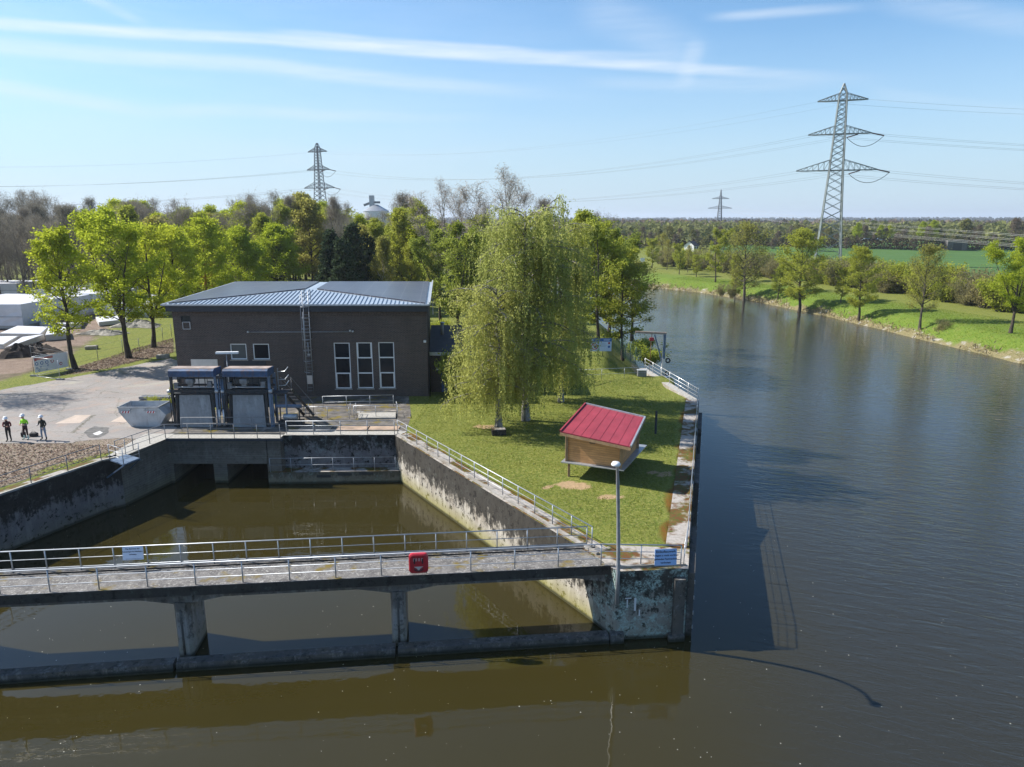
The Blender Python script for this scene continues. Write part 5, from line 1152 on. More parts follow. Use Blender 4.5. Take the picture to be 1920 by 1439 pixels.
def bend(p, d, L, n, up, rng, jit=.12):
    """polyline of n segments that gradually turns by up (towards +z when positive)"""
    out = [np.array(p, float)]; d = np.array(d, float)
    for i in range(n):
        d = d + np.array([0, 0, up/n]) + rng.normal(size=3)*jit/n*2; d /= np.linalg.norm(d); out.append(out[-1] + d*L/n)
    return np.array(out), d
def gen_tree(seed, Ht, r0, cb=.28, Rc=4.0, nl=26, elev=(15, 65), sub=5, nleaf=9000, ls=.26, shape='oval', sig=.32, upc=.35, fork=False, twig=2, droop=0, bare=0.0, long=1.5, flat=.35):
    rng = np.random.RandomState(seed); T = TB(); C = []
    n = 9; zs_ = np.linspace(0, Ht*.97, n); P = np.stack([np.cumsum(rng.normal(size=n)*Ht*.006), np.cumsum(rng.normal(size=n)*Ht*.006), zs_], 1); P[0, :2] = 0
    rad = r0*(1-zs_/Ht*.93); rad[0] *= 1.35; T.tube(P, rad, 8)
    stems = [(P, rad)]
    if fork:
        for k in range(2):
            a = rng.uniform(0, 6.28); Q, _ = bend(P[2], [math.cos(a)*.45, math.sin(a)*.45, 1], Ht*.62, 7, .25, rng); rr_ = np.linspace(r0*.6, r0*.08, len(Q)); T.tube(Q, rr_, 6); stems.append((Q, rr_))
    prof = {'oval': lambda s: math.sin(math.pi*(.13+.80*s))**.8, 'tall': lambda s: math.sin(math.pi*(.10+.84*s))**.6, 'dome': lambda s: (1-s**2.2)**.6, 'cone': lambda s: 1-.93*s, 'low': lambda s: math.sin(math.pi*(.25+.70*s))**.8}[shape]
    for i in range(nl):
        s = (i+.5)/nl; sz = cb + (1-cb)*s*.97; st, sr = stems[i % len(stems)] if sz > cb+.1 else stems[0]
        zq = sz*Ht; zz = st[:, 2]; zq = min(max(zq, zz[0]+.01), zz[-1]); p = np.array([np.interp(zq, zz, st[:, k]) for k in range(3)]); r_ = np.interp(zq, zz, sr)
        az = i*2.39996 + rng.uniform(-.4, .4); L = Rc*prof(s)*rng.uniform(.72, 1.12); el = R(elev[0]+(elev[1]-elev[0])*s+rng.uniform(-10, 10))
        d = [math.cos(az)*math.cos(el), math.sin(az)*math.cos(el), math.sin(el)]
        B, dd = bend(p, d, L, 5, upc-droop, rng); T.tube(B, np.linspace(min(r_*.6, .03*L), .012, len(B)), 5)
        for j in range(sub):
            u = .25+.75*(j+rng.uniform(.2, .8))/sub; q = np.array([np.interp(u*5, np.arange(6), B[:, k]) for k in range(3)])
            bd_ = B[min(5, int(u*5)+1)]-B[int(min(4, u*5))]; bd_ = bd_/np.linalg.norm(bd_); sd = np.cross(bd_, [0, 0, 1]); sd /= np.linalg.norm(sd)+1e-9
            d2 = bd_*.75 + sd*(1 if j % 2 else -1)*rng.uniform(.5, 1.0) + np.array([0, 0, rng.uniform(-.25, .45)])
            L2 = max(.5, L*rng.uniform(.28, .48)*(1.15-u*.55)); S, _ = bend(q, d2/np.linalg.norm(d2), L2, 3, upc*.6-droop, rng, .25); T.tube(S, np.linspace(.016+.006*L2, .006, len(S)), 4)
            C += [S[1]*.5+S[2]*.5, S[2], S[3], S[3]]
            for k in range(twig):
                w = S[rng.randint(1, 4)]; d3 = rng.normal(size=3)+np.array([0, 0, .35-droop])+d2*.8; d3 /= np.linalg.norm(d3); E = np.array([w, w+d3*L2*.28, w+d3*L2*.5+np.array([0, 0, .05])]); T.tube(E, [.010, .007, .004], 3); C += [E[1], E[2]]
        C.append(B[-1])
    C = np.array(C); rng2 = np.random.RandomState(seed+99)
    # leaf clumps of unequal weight leave gaps
    wgt = rng2.gamma(1.1, 1.0, len(C)); wgt /= wgt.sum(); idx = rng2.choice(len(C), nleaf, p=wgt)
    Lc = C[idx] + rng2.normal(size=(nleaf, 3))*sig*np.array([1, 1, .75])
    return T.mesh('trunk'), leaves('crown', Lc, ls, rng2, flat, long)
def gen_weeping(seed, Ht, r0, Rc, cb, nl, ls=.11, zmin=1.2, dens=1.0, side=None, extra=()):
    rng = np.random.RandomState(seed); T = TB(); C = []
    n = 10; zz = np.linspace(0, Ht*.95, n); P = np.stack([np.cumsum(rng.normal(size=n)*.10), np.cumsum(rng.normal(size=n)*.10), zz], 1); P[0, :2] = 0; rad = r0*(1-zz/Ht*.92); rad[0] *= 1.4; T.tube(P, rad, 9)
    def strand(q, Ls):
        m = max(4, int(Ls/.062)); ph = rng.uniform(0, 6.28); t = np.linspace(0, 1, m)
        dx = rng.normal(size=2)*.16; S = np.stack([q[0]+dx[0]*t*Ls*.45+.05*np.sin(ph+t*5), q[1]+dx[1]*t*Ls*.45+.05*np.cos(ph+t*5), q[2]-t*Ls], 1)
        C.append(S[1:]+rng.normal(size=(m-1, 3))*.05)
    for i in range(nl+len(extra)):
        s = (i+.5)/nl if i < nl else .3; zq = (cb+(1-cb)*s*.98)*Ht*.95 if i < nl else extra[i-nl][0]; p = np.array([np.interp(zq, zz, P[:, k]) for k in range(3)]); az = i*2.39996+rng.uniform(-.4, .4)
        L = Rc*(math.sin(math.pi*(.26+.49*s))**.7)*rng.uniform(.7, 1.1)
        if side is not None: L *= 1+.25*math.cos(az-side)
        if i >= nl: az, L = extra[i-nl][1:]
        el = R(rng.uniform(22, 55)); d = [math.cos(az)*math.cos(el), math.sin(az)*math.cos(el), math.sin(el)]
        B, _ = bend(p, d, L*1.12, 7, -1.15, rng, .2); T.tube(B, np.linspace(min(.10, .028*L), .016, len(B)), 5)
        lim = rng.uniform(.55, 1.35)
        if rng.rand() < .12 and s < .6: continue
        for j in range(9):
            u = .22+.78*(j+rng.uniform())/9; q = np.array([np.interp(u*7, np.arange(8), B[:, k]) for k in range(3)]); a2 = az+rng.choice([-1, 1])*rng.uniform(.4, 1.4)
            S, _ = bend(q, [math.cos(a2)*.8, math.sin(a2)*.8, .35], rng.uniform(.5, 1.4)*(.5+.1*L), 4, -1.6, rng, .3); T.tube(S, np.linspace(.018, .006, len(S)), 3)
            C.append(S[rng.randint(1, 5, 26)] + rng.normal(size=(26, 3))*np.array([.22, .22, .16]))
            for k in range(max(1, int(5*dens))):
                w = S[rng.randint(1, 5)] + rng.normal(size=3)*.10; Ls = rng.gamma(2.2, .75)*(.75+.4*(w[2]/Ht))*lim; Ls = min(Ls, w[2]-zmin+rng.uniform(-.5, .5))
                if Ls > .4: strand(w, Ls)
    C = np.concatenate(C); return T.mesh('trunk'), leaves('crown', C, ls, rng, vert=True, long=1.8)
def gen_pine(seed, Ht, r0, Rc, nleaf=9000):
    return gen_tree(seed, Ht, r0, .22, Rc, 34, (-8, 35), 5, nleaf, .34, 'cone', .34, .25)
def gen_bush(seed, Ht, Rc, nleaf, ls, nst=9):
    rng = np.random.RandomState(seed); T = TB(); C = []
    for i in range(nst):
        a = i*2.4+rng.uniform(-.4, .4); o = rng.uniform(0, .35)*Rc; k = rng.uniform(.15, .75)
        B, _ = bend([math.cos(a)*o, math.sin(a)*o, 0], [math.cos(a)*k, math.sin(a)*k, 1], Ht*rng.uniform(.65, 1.0), 5, -.1, rng); T.tube(B, np.linspace(.05, .012, 6), 4)
        for j in range(7):
            q = B[rng.randint(1, 6)]; d = rng.normal(size=3); d[2] = abs(d[2])*.6; d /= np.linalg.norm(d); S, _ = bend(q, d, Rc*rng.uniform(.3, .65), 3, .1, rng); T.tube(S, [.02, .014, .009, .005], 3); C += list(S[1:])
    C = np.array(C); idx = rng.choice(len(C), nleaf); return T.mesh('stems'), leaves('crown', C[idx]+rng.normal(size=(nleaf, 3))*Rc*.13, ls, rng)
PROTO = {}
def proto(key, gen, bk, lf, trunk='trunk'): PROTO[key] = (gen[0], gen[1], bk, lf, trunk)
def plant(key, loc, label, scale=1.0, rz=None, group=None, name='tree', cat='tree'):
    tm, cm, bk, lf, tn = PROTO[key]; e = empty(name, loc, label, cat, group); e.rotation_euler = (0, 0, random.uniform(0, 6.28) if rz is None else rz); e.scale = (scale,)*3 if isinstance(scale, (int, float)) else scale
    for nm, me, mt in ((tn, tm, bk), ('crown', cm, lf)):
        o = bpy.data.objects.new(nm, me); col.objects.link(o); o.parent = e
        if not me.materials: me.materials.append(M[mt])
        if me.materials[0] != M[mt]: o.material_slots[0].link = 'OBJECT'; o.material_slots[0].material = M[mt]
    return e
def gz(x, y): return float(height(np.array([[x]]), np.array([[y]]))[0, 0])
def plant_px(key, px, py, z, label, **k):
    p = at(px, py, z); p.z = gz(p.x, p.y) if k.pop('snap', False) else z; return plant(key, p, label, **k)
rel = lambda h, key: h/PH[key]
PH = {}
def reg(key, Ht, gen, bk, lf, trunk='trunk'): PH[key] = Ht; proto(key, gen, bk, lf, trunk)
reg('maple_a', 14, gen_tree(11, 14, .24, .27, 4.0, 30, (12, 70), 5, 12500, .165, 'oval', .27), 'bark', 'lf_maple')
reg('maple_b', 16, gen_tree(12, 16, .28, .24, 4.6, 36, (20, 74), 6, 22000, .165, 'tall', .30, fork=True), 'bark', 'lf_maple')
reg('maple_c', 14, gen_tree(13, 14, .28, .20, 5.0, 40, (15, 68), 6, 32000, .17, 'dome', .36), 'bark', 'lf_maple')
reg('maple_d', 14, gen_tree(14, 14, .28, .20, 4.6, 32, (10, 72), 6, 23000, .17, 'oval', .34), 'bark', 'lf_maple')
reg('broad_a', 15, gen_tree(21, 15, .26, .16, 3.7, 36, (15, 70), 6, 15000, .20, 'tall', .32), 'bark', 'lf_green')
reg('broad_b', 15, gen_tree(22, 15, .24, .20, 3.9, 32, (22, 72), 6, 12000, .20, 'oval', .30, fork=True), 'bark', 'lf_mid')
reg('broad_c', 12, gen_tree(23, 12, .2, .14, 4.0, 32, (10, 66), 6, 13000, .20, 'dome', .32), 'bark', 'lf_olive')
reg('alder', 15, gen_tree(24, 15, .22, .18, 4.0, 30, (5, 58), 6, 12500, .20, 'tall', .28, fork=True), 'bark', 'lf_green')
reg('sparse_a', 14, gen_tree(31, 14, .22, .22, 4.2, 36, (15, 66), 7, 7000, .15, 'oval', .34, twig=4), 'bark_brown', 'lf_olive')
reg('sparse_b', 14, gen_tree(32, 14, .24, .18, 4.0, 32, (5, 62), 6, 14000, .165, 'tall', .30), 'bark', 'lf_green')
reg('bare_a', 16, gen_tree(41, 16, .22, .22, 4.2, 40, (30, 76), 8, 9000, .045, 'tall', .40, .5, twig=5, long=9, flat=-.1), 'bark_brown', 'lf_bud')
reg('bare_b', 16, gen_tree(42, 16, .26, .20, 5.2, 40, (25, 72), 8, 9000, .045, 'oval', .42, .45, fork=True, twig=5, long=9, flat=-.1), 'bark_grey', 'lf_bud')
reg('poplar', 18, gen_tree(43, 18, .2, .3, 3.8, 40, (42, 78), 8, 7500, .042, 'oval', .36, .4, fork=True, twig=5, long=9, flat=-.1), 'bark_grey', 'lf_palebud')
reg('pine', 14, gen_pine(51, 14, .22, 3.6), 'bark', 'lf_pine')
LOB = [(2.3, 3.05, 3.7), (2.7, 3.5, 3.4), (2.9, 2.7, 3.3), (2.5, 3.2, 3.9)]
reg('birch_front', 10.9, gen_weeping(61, 10.9, .24, 3.15, .30, 44, .082, 1.2, .85, math.pi, LOB), 'bark_birch', 'lf_birch')
reg('birch_tall', 16.4, gen_weeping(62, 16.4, .27, 3.9, .24, 78, .088, 1.6, .85), 'bark_birch', 'lf_birch')
reg('birch_right', 15.6, gen_weeping(63, 15.6, .22, 3.0, .14, 62, .088, 1.0, .85), 'bark_birch', 'lf_birch')
reg('bush', 2.6, gen_bush(71, 2.6, 1.5, 4200, .12), 'bark_brown', 'lf_green', 'stems')
reg('thicket', 4.0, gen_bush(72, 4.0, 2.0, 4200, .13, 14), 'bark_grey', 'lf_thicket', 'stems')
reg('far_tree', 12, gen_tree(81, 12, .25, .2, 4.6, 16, (15, 65), 3, 1500, .62, 'dome', .55, twig=0), 'bark', 'lf_wood')
reg('far_bare', 13, gen_tree(82, 13, .25, .2, 4.4, 20, (25, 70), 4, 2600, .24, 'oval', .5, twig=1, long=3), 'bark_brown', 'lf_farbare')

# the three weeping birches on the lawn
plant('birch_front', at(935, 806), 'front weeping birch with a dark trunk rising from a concrete block', name='birch_tree', rz=0)
plant('birch_tall', at(986, 789), 'tall weeping birch with white bark just behind the front one', name='birch_tree', rz=0)
plant('birch_right', at(1052, 754), 'weeping birch with long curtains of twigs behind the wooden hut', name='birch_tree', rz=0)
# white-barked sprig of blossom beside the annex door
plant_px('bush', 852, 742, 0, 'small blossoming shrub between the annex door and the front birch', scale=(.9, .9, 1.55), name='shrub', cat='shrub')
# maple row along the yard
row = [('maple_a', 141, 692, 437, 'slender young maple nearest the site banner, first of the yard row', 1.0), ('maple_b', 242, 672, 396, 'tall pale green maple, second of the yard row', 1.0), ('maple_b', 288, 652, 425, 'forked maple beside the power house corner, third of the yard row', 1.0), ('maple_d', 335, 620, 432, 'broad maple rising behind the left corner of the power house roof', 1.0), ('maple_d', 392, 600, 418, 'bronze topped maple behind the left half of the power house roof', 1.0), ('maple_c', 462, 585, 428, 'bright green maple behind the ladder end of the power house roof', 1.0), ('maple_c', 524, 572, 422, 'rightmost bright maple of the row, beside the open grass behind the roof', 1.0)]
for key, px, py, top, lab, w in row:
    p = at(px, py); h = .95*atY(px, top, p.y).z; s = h/PH[key]; o = plant(key, p, lab, scale=(s*w*1.12, s*w*1.12, s), group='maples in a row along the yard', name='maple_tree')
    if 'bronze' in lab: o.children[1].material_slots[0].link = 'OBJECT'; o.children[1].material_slots[0].material = M['lf_bronze']
for x, y, s, lab in ((-58, 63, .95, 'half bare tree just outside the left picture edge, shading the asphalt'), (-64, 58, .85, 'second half bare tree outside the left picture edge')):
    plant('bare_b', (x, y, 0), lab, scale=s)
# trees right behind the power house and the birches
mids = [('broad_c', 682, 575, 424, 'olive green bushy tree behind the right half of the power house roof'), ('broad_c', 640, 566, 455, 'small olive tree left of the white blossom tree'), ('broad_a', 772, 575, 462, 'bright green bush tree behind the right roof end'),
        ('broad_a', 785, 560, 386, 'tall green tree behind the bright bush tree by the roof end'), ('broad_b', 858, 640, 418, 'large mid green tree right beside the power house roof corner'), ('broad_b', 826, 600, 432, 'mid green tree between the power house and the large one beside it'),
        ('broad_a', 900, 600, 410, 'green tree hidden behind the left edge of the birches'), ('alder', 1122, 655, 408, 'alder with dark trunk behind the safety board'), ('alder', 1168, 652, 462, 'alder leaning over the river right of the safety board'), ('broad_a', 1095, 630, 402, 'bright green tree just right of the weeping birches'),
        ('broad_b', 1142, 610, 430, 'mid green tree on the near bank behind the two alders')]
for key, px, py, top, lab in mids:
    p = at(px, py, .2); p.z = gz(p.x, p.y); h = .95*(atY(px, top, p.y).z - p.z); s = h/PH[key]; wd = min(1.0, max(.62, 1.0/s*.9)) if s > 1.25 else 1
    plant(key, p, lab, scale=(s*wd, s*wd, s))
p = at(1185, 640, .2); plant('sparse_a', p, 'sparse grey branched tree reaching out over the river', scale=(1.0, 1.0, .66))
for px, py, top, s_, lab in ((722, 585, 452, .5, 'white blossoming tree behind the power house roof'), (812, 590, 480, .32, 'white blossoming sprays beside the large green tree')):
    p = at(px, py); h = atY(px, top, p.y).z; k = h/PH['broad_c']; o = plant('broad_c', p, lab, scale=(k*s_*1.3, k*s_*1.3, k)); o.children[1].material_slots[0].link = 'OBJECT'; o.children[1].material_slots[0].material = M['lf_white']
for key, px, Y, top, w, lab in (('poplar', 834, 118, 331, 1.0, 'bare pale poplar standing above the green trees, left of the tall bare birch'), ('poplar', 952, 96, 306, 1.15, 'tall bare birch rising above the weeping birches'), ('poplar', 905, 120, 360, 1.0, 'short bare tree left of the tall bare birch'), ('bare_a', 760, 150, 362, 1.0, 'brownish bare tree right of the silo'), ('bare_a', 1020, 120, 372, .9, 'bare twiggy tree right of the tall bare birch'), ('bare_b', 1120, 150, 398, .8, 'grey bare tree behind the bright green tree right of the birches')):
    p = atY(px, 500, Y); p.z = 0; h = .92*atY(px, top, Y).z; s = h/PH[key]; plant(key, p, lab, scale=(s*w, s*w, s))
for px, Y, top, lab in ((660, 118, 394, 'dark pine left of the silo'), (620, 122, 408, 'dark pine behind the open grass patch'), (690, 124, 418, 'dark pine just under the silo'), (645, 112, 425, 'low dark pine in front of the pine group'), (875, 105, 410, 'dark pine behind the left edge of the birches')):
    p = atY(px, 500, Y); p.z = 0; h = atY(px, top, Y).z; s = .84*h/PH['pine']; plant('pine', p, lab, scale=(s*1.0, s*1.0, s), name='pine_tree', group='dark pines behind the power house')
# the park wood on the left
rs = random.Random(5)
wood = []
for i in range(112):
    px = -60 + 860*((i*0.6180339) % 1); Y = 128 + 62*((i*0.7548776) % 1)
    if 540 < px < 640 and Y < 150: Y += 45
    wood.append((px, Y))
wood += [(-70-26*k, 130+50*((k*.618) % 1)) for k in range(16)]
for i, (px, Y) in enumerate(wood):
    left = px < 230; bare = left or rs.random() < (.22 if px < 640 else .34)
    topY = (383 if px < 180 else 372+10*math.sin(px*.02)) + rs.uniform(-10, 26) + (12 if 180 < px < 260 else 0) + (11 if 655 < px < 750 else 0)
    p = atY(px, 500, Y); p.z = 0; h = max(9, atY(px, topY, Y).z)
    if bare:
        key = rs.choice(['bare_a', 'bare_b', 'bare_a']); lab = 'bare grey brown tree in the park wood behind the building site'; g = 'bare trees of the park wood'
    else:
        key = rs.choice(['maple_c', 'broad_a', 'maple_d', 'broad_c', 'alder']); lab = 'fresh green tree in the park wood behind the maple row'; g = 'leafy trees of the park wood'
    s = .9*h/PH[key]; w = rs.uniform(.8, 1.1); plant(key, p, lab, scale=(s*w, s*w, s*rs.uniform(.92, 1.04)), group=g)
# dark trunks before the wood on the far left
for px, py, lab in ((18, 532, 'bare tree with a dark leaning trunk at the far left of the park lawn'), (64, 528, 'bare tree with a forked dark trunk on the park lawn behind the white stacks'), (92, 520, 'bare tree beside the first maple crown on the park lawn')):
    p = at(px, py); h = atY(px, 372, p.y).z; s = h/PH['bare_b']; plant('bare_b', p, lab, scale=(s*.9, s*.9, s))
# trees along the far bank
fb = [('maple_b', 1893, 634, 452, .80, 'yellow green two stemmed tree on the far bank at the right picture edge'), ('sparse_a', 1725, 611, 466, .85, 'half bare tree standing alone on the far bank'), ('sparse_b', 1611, 589, 470, .85, 'bright leafed tree on the far bank right of the large pylon'), ('sparse_b', 1576, 574, 505, .8, 'small dark stemmed tree beside the foot of the large pylon'), ('sparse_b', 1499, 570, 438, .95, 'yellow green tree on the far bank left of the large pylon'), ('sparse_a', 1396, 551, 424, 1.0, 'wide half bare tree in the middle of the far bank'), ('sparse_b', 1379, 548, 482, .6, 'slim tree close beside the wide half bare one'), ('alder', 1341, 534, 428, .72, 'slender bright tree on the far bank under the small pylon'), ('sparse_b', 1305, 526, 480, .9, 'small round tree left of the slender bright one'), ('alder', 1273, 522, 455, .62, 'pale slim tree on the far bank'), ('sparse_a', 1250, 514, 452, .6, 'thin half bare tree on the far bank'), ('alder', 1222, 510, 446, .9, 'leftmost bushy tree on the far bank'), ('sparse_a', 1289, 519, 462, .55, 'thin brownish tree between two small far bank trees'), ('sparse_b', 1459, 556, 500, .9, 'small green tree behind the yellow green one on the far bank'), ('sparse_a', 1240, 500, 440, .9, 'half bare tree behind the leftmost far bank trees')]
for key, px, py, top, w, lab in fb:
    p = at(px, py, -1.6); p.z = gz(p.x, p.y); h = .96*(atY(px, top, p.y).z-p.z); s = h/PH[key]
    w *= 1.28
    plant(key, p, lab, scale=(s*w, s*w, s), group='trees along the far bank')
for i in range(84):                            # scrub on the crest behind them
    t = (i+.5)/84; px = 1235 + 700*t + rs.uniform(-12, 12); p = at(px, 506 + 95*t**1.15 - 8 + rs.uniform(-5, 5) - (4 if t > .3 else 0), -.6); p.z = gz(p.x, p.y)
    key = 'thicket' if rs.random() < .62 else 'bush'; s = rs.uniform(1.0, 1.75)*(1.0 if key == 'thicket' else 1.5)
    plant(key, p, 'grey leafless thicket bush on the crest of the far bank' if key == 'thicket' else 'green bush on the crest of the far bank', scale=s, name='bush', cat='bush', group='thicket bushes on the far bank' if key == 'thicket' else 'green bushes on the far bank')
for px, py, s, lab in ((1217, 672, 1.0, 'dark bramble bush on the bank behind the davit crane'), (1196, 655, .9, 'dark bramble bush along the green fence')):
    p = at(px, py+12, -.8); o = plant('bush', p, lab, scale=(s*1.2, s*1.2, s*.9), name='bush', cat='bush'); o.children[1].material_slots[0].link = 'OBJECT'; o.children[1].material_slots[0].material = M['lf_bramble']
for px, py, s, lab in ((560, 525, .8, 'x'),): pass
p = at(308, 772); plant('bush', p, 'green bush between the skip and the left screen machine', scale=(.75, .6, .5), name='bush', cat='bush')
for px, py, s, lab in ((815, 636, .9, 'green bush behind the flue of the annex'), (835, 632, .8, 'green bush right of the annex flue'), (700, 545, 1.3, 'bush behind the right end of the power house roof'), (600, 532, 1.0, 'dark round bush on the open grass behind the roof'), (584, 514, 1.0, 'second dark round bush on the open grass behind the roof')):
    p = at(px, py); plant('bush', p, lab, scale=s, name='bush', cat='bush')
# short grass and fallen leaves that nobody could count
def scatter(name, label, poly, n, size, mat, seed, lift=.03, long=2.0, vert=True, keep=None, flat=.35):
    rng = np.random.RandomState(seed); P = np.array(poly, float); lo_, hi_ = P.min(0), P.max(0); q = rng.rand(n*3, 2)*(hi_-lo_)+lo_; q = q[inside(q[:, 0], q[:, 1], [tuple(p) for p in P])][:n]
    if keep is not None: q = q[keep(q[:, 0], q[:, 1], rng)]
    zz = height(q[:, 0][:, None], q[:, 1][:, None])[:, 0]; C = np.stack([q[:, 0], q[:, 1], zz+lift+rng.rand(len(q))*.03], 1)
    tag(link(name, leaves(name, C, size, rng, flat=flat, long=long, vert=vert), mat), label, 'ground cover', kind='stuff')
M['lf_bank'] = leaf('bank_blades', (.11, .19, .02), (.21, .28, .04), .35); M['lf_lawn'] = leaf('lawn_blades', (.09, .135, .018), (.23, .26, .055), .35); M['lf_litter'] = leaf('fallen_leaves', (.10, .07, .05), (.36, .28, .22), .15)
LAWN = [(-7.6, 50.0), (3.9, 31.9), (7.4, 31.6), (14.6, 58.5), (12.6, 69), (11, 77), (-2, 76), (-2, 61.5), (-7.1, 61)]
okg = lambda x, y, r: (seg_dist(x, y, WALLS[0:6]) > 1.5) & (vnoise(x, y, 1.1, 6) + r.rand(len(x))*.5 > .45) & (np.hypot((x-3.6)/1.4, (y-39.8)/1.0) > 1) & (np.hypot(x-5.7, y-38.3) > .8)
scatter('lawn_grass', 'short uneven grass blades over the lawn by the hut', LAWN, 60000, .036, M['lf_lawn'], 21, .03, 2.6, True, okg)
scatter('fallen_leaves', 'brown fallen leaves lying behind the left basin wall', [(-60, 46.8), (-31, 47.2), (-25.8, 46.6), (-27.2, 43.6), (-30, 37.5), (-32.5, 29.5), (-60, 29)], 26000, .11, M['lf_litter'], 22, .02, 1.2, False, lambda x, y, r: seg_dist(x, y, WALLS[9:]) > 1.6 - r.rand(len(x)), 1.2)
scatter('fallen_leaves', 'brown fallen leaves along the fence between the row trees', [tuple(at(a, b))[:2] for a, b in ((110, 706), (200, 692), (325, 662), (325, 634), (250, 655), (130, 694))], 6000, .13, M['lf_litter'], 23, .02, 1.2, False, None, 1.2)
scatter('bank_grass', 'rough grass tufts on the far bank', [(67.5, 91), (64.6, 113), (62, 138), (56.3, 168), (48.5, 187), (41, 199), (50, 205), (60, 190), (68, 168), (75, 138), (79, 113), (82, 91)], 36000, .07, M['lf_bank'], 24, .03, 2.0)
# dry reeds at the far waterline (one ragged ground cover)
rng = np.random.RandomState(4); pts = []
for a, b in zip(FARB[4:13], FARB[5:14]):
    a, b = np.array(a, float), np.array(b, float); L = np.linalg.norm(b-a); m_ = int(L*16); t = rng.rand(m_, 1); nn_ = np.array([b[1]-a[1], -(b[0]-a[0])])/L
    q = a+(b-a)*t + nn_*rng.normal(1.1, .75, (m_, 1)); pts.append(q)
q = np.concatenate(pts); dens = vnoise(q[:, 0], q[:, 1], 5, 9); q = q[dens > .38]; zq = height(q[:, 0][:, None], q[:, 1][:, None])[:, 0]; zq = np.maximum(zq, WL)
C = np.stack([q[:, 0], q[:, 1], zq + rng.rand(len(q))*.45 + .1], 1)
tag(link('reeds', leaves('reeds', C, .17, rng, vert=True, long=3.4), M['lf_dry']), 'strip of dry reeds along the far waterline', 'reeds', kind='stuff')
for px, py, s, lab in ((1352, 556, 1.1, 'reddish reed clump at the far waterline'), (1372, 560, 1.2, 'second reddish reed clump at the far waterline'), (1763, 632, 1.0, 'pale tall reed clump on the far bank')):
    p = at(px, py, -2.9); o = plant('thicket', p, lab, scale=(s*.5, s*.5, s*.75), name='reed_clump', cat='reeds'); o.children[1].material_slots[0].link = 'OBJECT'; o.children[1].material_slots[0].material = M['lf_dry']

# ------------------------------------------------------------------ distance: embankment, woods, houses, silo
# trees on and before the railway embankment
for i in range(64):
    t = (i+.5)/64; px = 1150 + 860*t + rs.uniform(-9, 9); Y = rs.uniform(352, 425); p = atY(px, 440, Y); p.z = gz(p.x, p.y)
    key = 'far_bare' if rs.random() < .5 else 'far_tree'; h = rs.uniform(6, 10.5)*(1.1 if Y > 380 else .75); s = h/PH[key]
    plant(key, p, 'bare brown tree along the distant embankment' if key == 'far_bare' else 'pale green tree along the distant embankment', scale=(s*1.05, s*1.05, s), group='bare trees by the embankment' if key == 'far_bare' else 'green trees by the embankment')
for px, top, Y, lab in ((1607, 420, 372, 'pale green tree standing alone before the embankment'), (1650, 424, 378, 'pale green tree on the embankment by the two cars'), (1668, 424, 380, 'second pale green tree on the embankment by the two cars'), (1728, 418, 386, 'large pale green tree on the embankment'), (1748, 416, 388, 'tall pale green tree right of the large one on the embankment')):
    p = atY(px, 440, Y); p.z = gz(p.x, p.y); h = atY(px, top, Y).z - p.z; s = h/PH['maple_c']; plant('maple_c', p, lab, scale=(s*.9, s*.9, s))
# dark scrub on the embankment face: one continuous cover
rng = np.random.RandomState(14); n = 9000; X = rng.uniform(50, 330, n); Yc = 375+.06*(X-150)-rng.uniform(7, 13, n); Zc = height(X[:, None], Yc[:, None])[:, 0]
tag(link('embankment_scrub', leaves('embankment_scrub', np.stack([X, Yc, Zc+rng.rand(n)*2.2], 1), .8, rng), leaf('dark_scrub', (.035, .032, .018), (.075, .065, .035), .2)), 'dark scrub covering the face of the distant embankment', 'scrub', kind='stuff')
# far woods to the horizon: masses of crowns
def wood_mass(name, label, n, fn, size, mat, seed):
    rng = np.random.RandomState(seed); X, Y, hh = fn(rng, n); Zg = height(X[:, None], Y[:, None])[:, 0]; k = 34
    C = np.repeat(np.stack([X, Y, Zg], 1), k, 0); hk = np.repeat(hh, k); r = rng.normal(size=(n*k, 3)); r /= np.linalg.norm(r, axis=1)[:, None]; rr_ = rng.rand(n*k)**.4
    C += r*rr_[:, None]*np.stack([hk*.42, hk*.42, hk*.42], 1); C[:, 2] += hk*.55
    tag(link(name, leaves(name, C, size, rng), M[mat]), label, 'wood', kind='stuff')
def far_band(y0, y1, x0=-.8, x1=.85):
    def f(rng, n):
        Y = y0*(y1/y0)**rng.rand(n); X = Y*rng.uniform(x0, x1, n); return X, Y, rng.uniform(9, 16, n)
    return f
wood_mass('far_wood', 'brown and green woodland beyond the embankment', 900, far_band(440, 900, .08, .85), 2.4, 'lf_wood', 1)
wood_mass('far_wood', 'bare brown woodland stretching away to the right', 1100, far_band(700, 2200, .05, .85), 4.2, 'lf_farbare', 2)
wood_mass('far_wood', 'dark woodland along the horizon', 2600, far_band(2200, 6500, -.8, .85), 9.0, 'lf_fardark', 3)
wood_mass('far_wood', 'bare woodland behind the park trees on the left', 700, far_band(240, 700, -.8, .02), 2.0, 'lf_farbare', 4)
mb = MB(); vs = []
for j in range(2):
    for i in range(41): x = -2500 + i*260; vs.append((x, 13500 + j*1500, (0 if j == 0 else 34 + 30*math.sin(i*.9)*math.sin(i*.37+1) + (26 if 19 < i < 24 else 0))))
mb.add(vs, [(i, i+1, 41+i+1, 41+i) for i in range(40)]); tag(mb.build('hills', plain('wooded_hills', (.05, .06, .035), .95)), kind='structure')
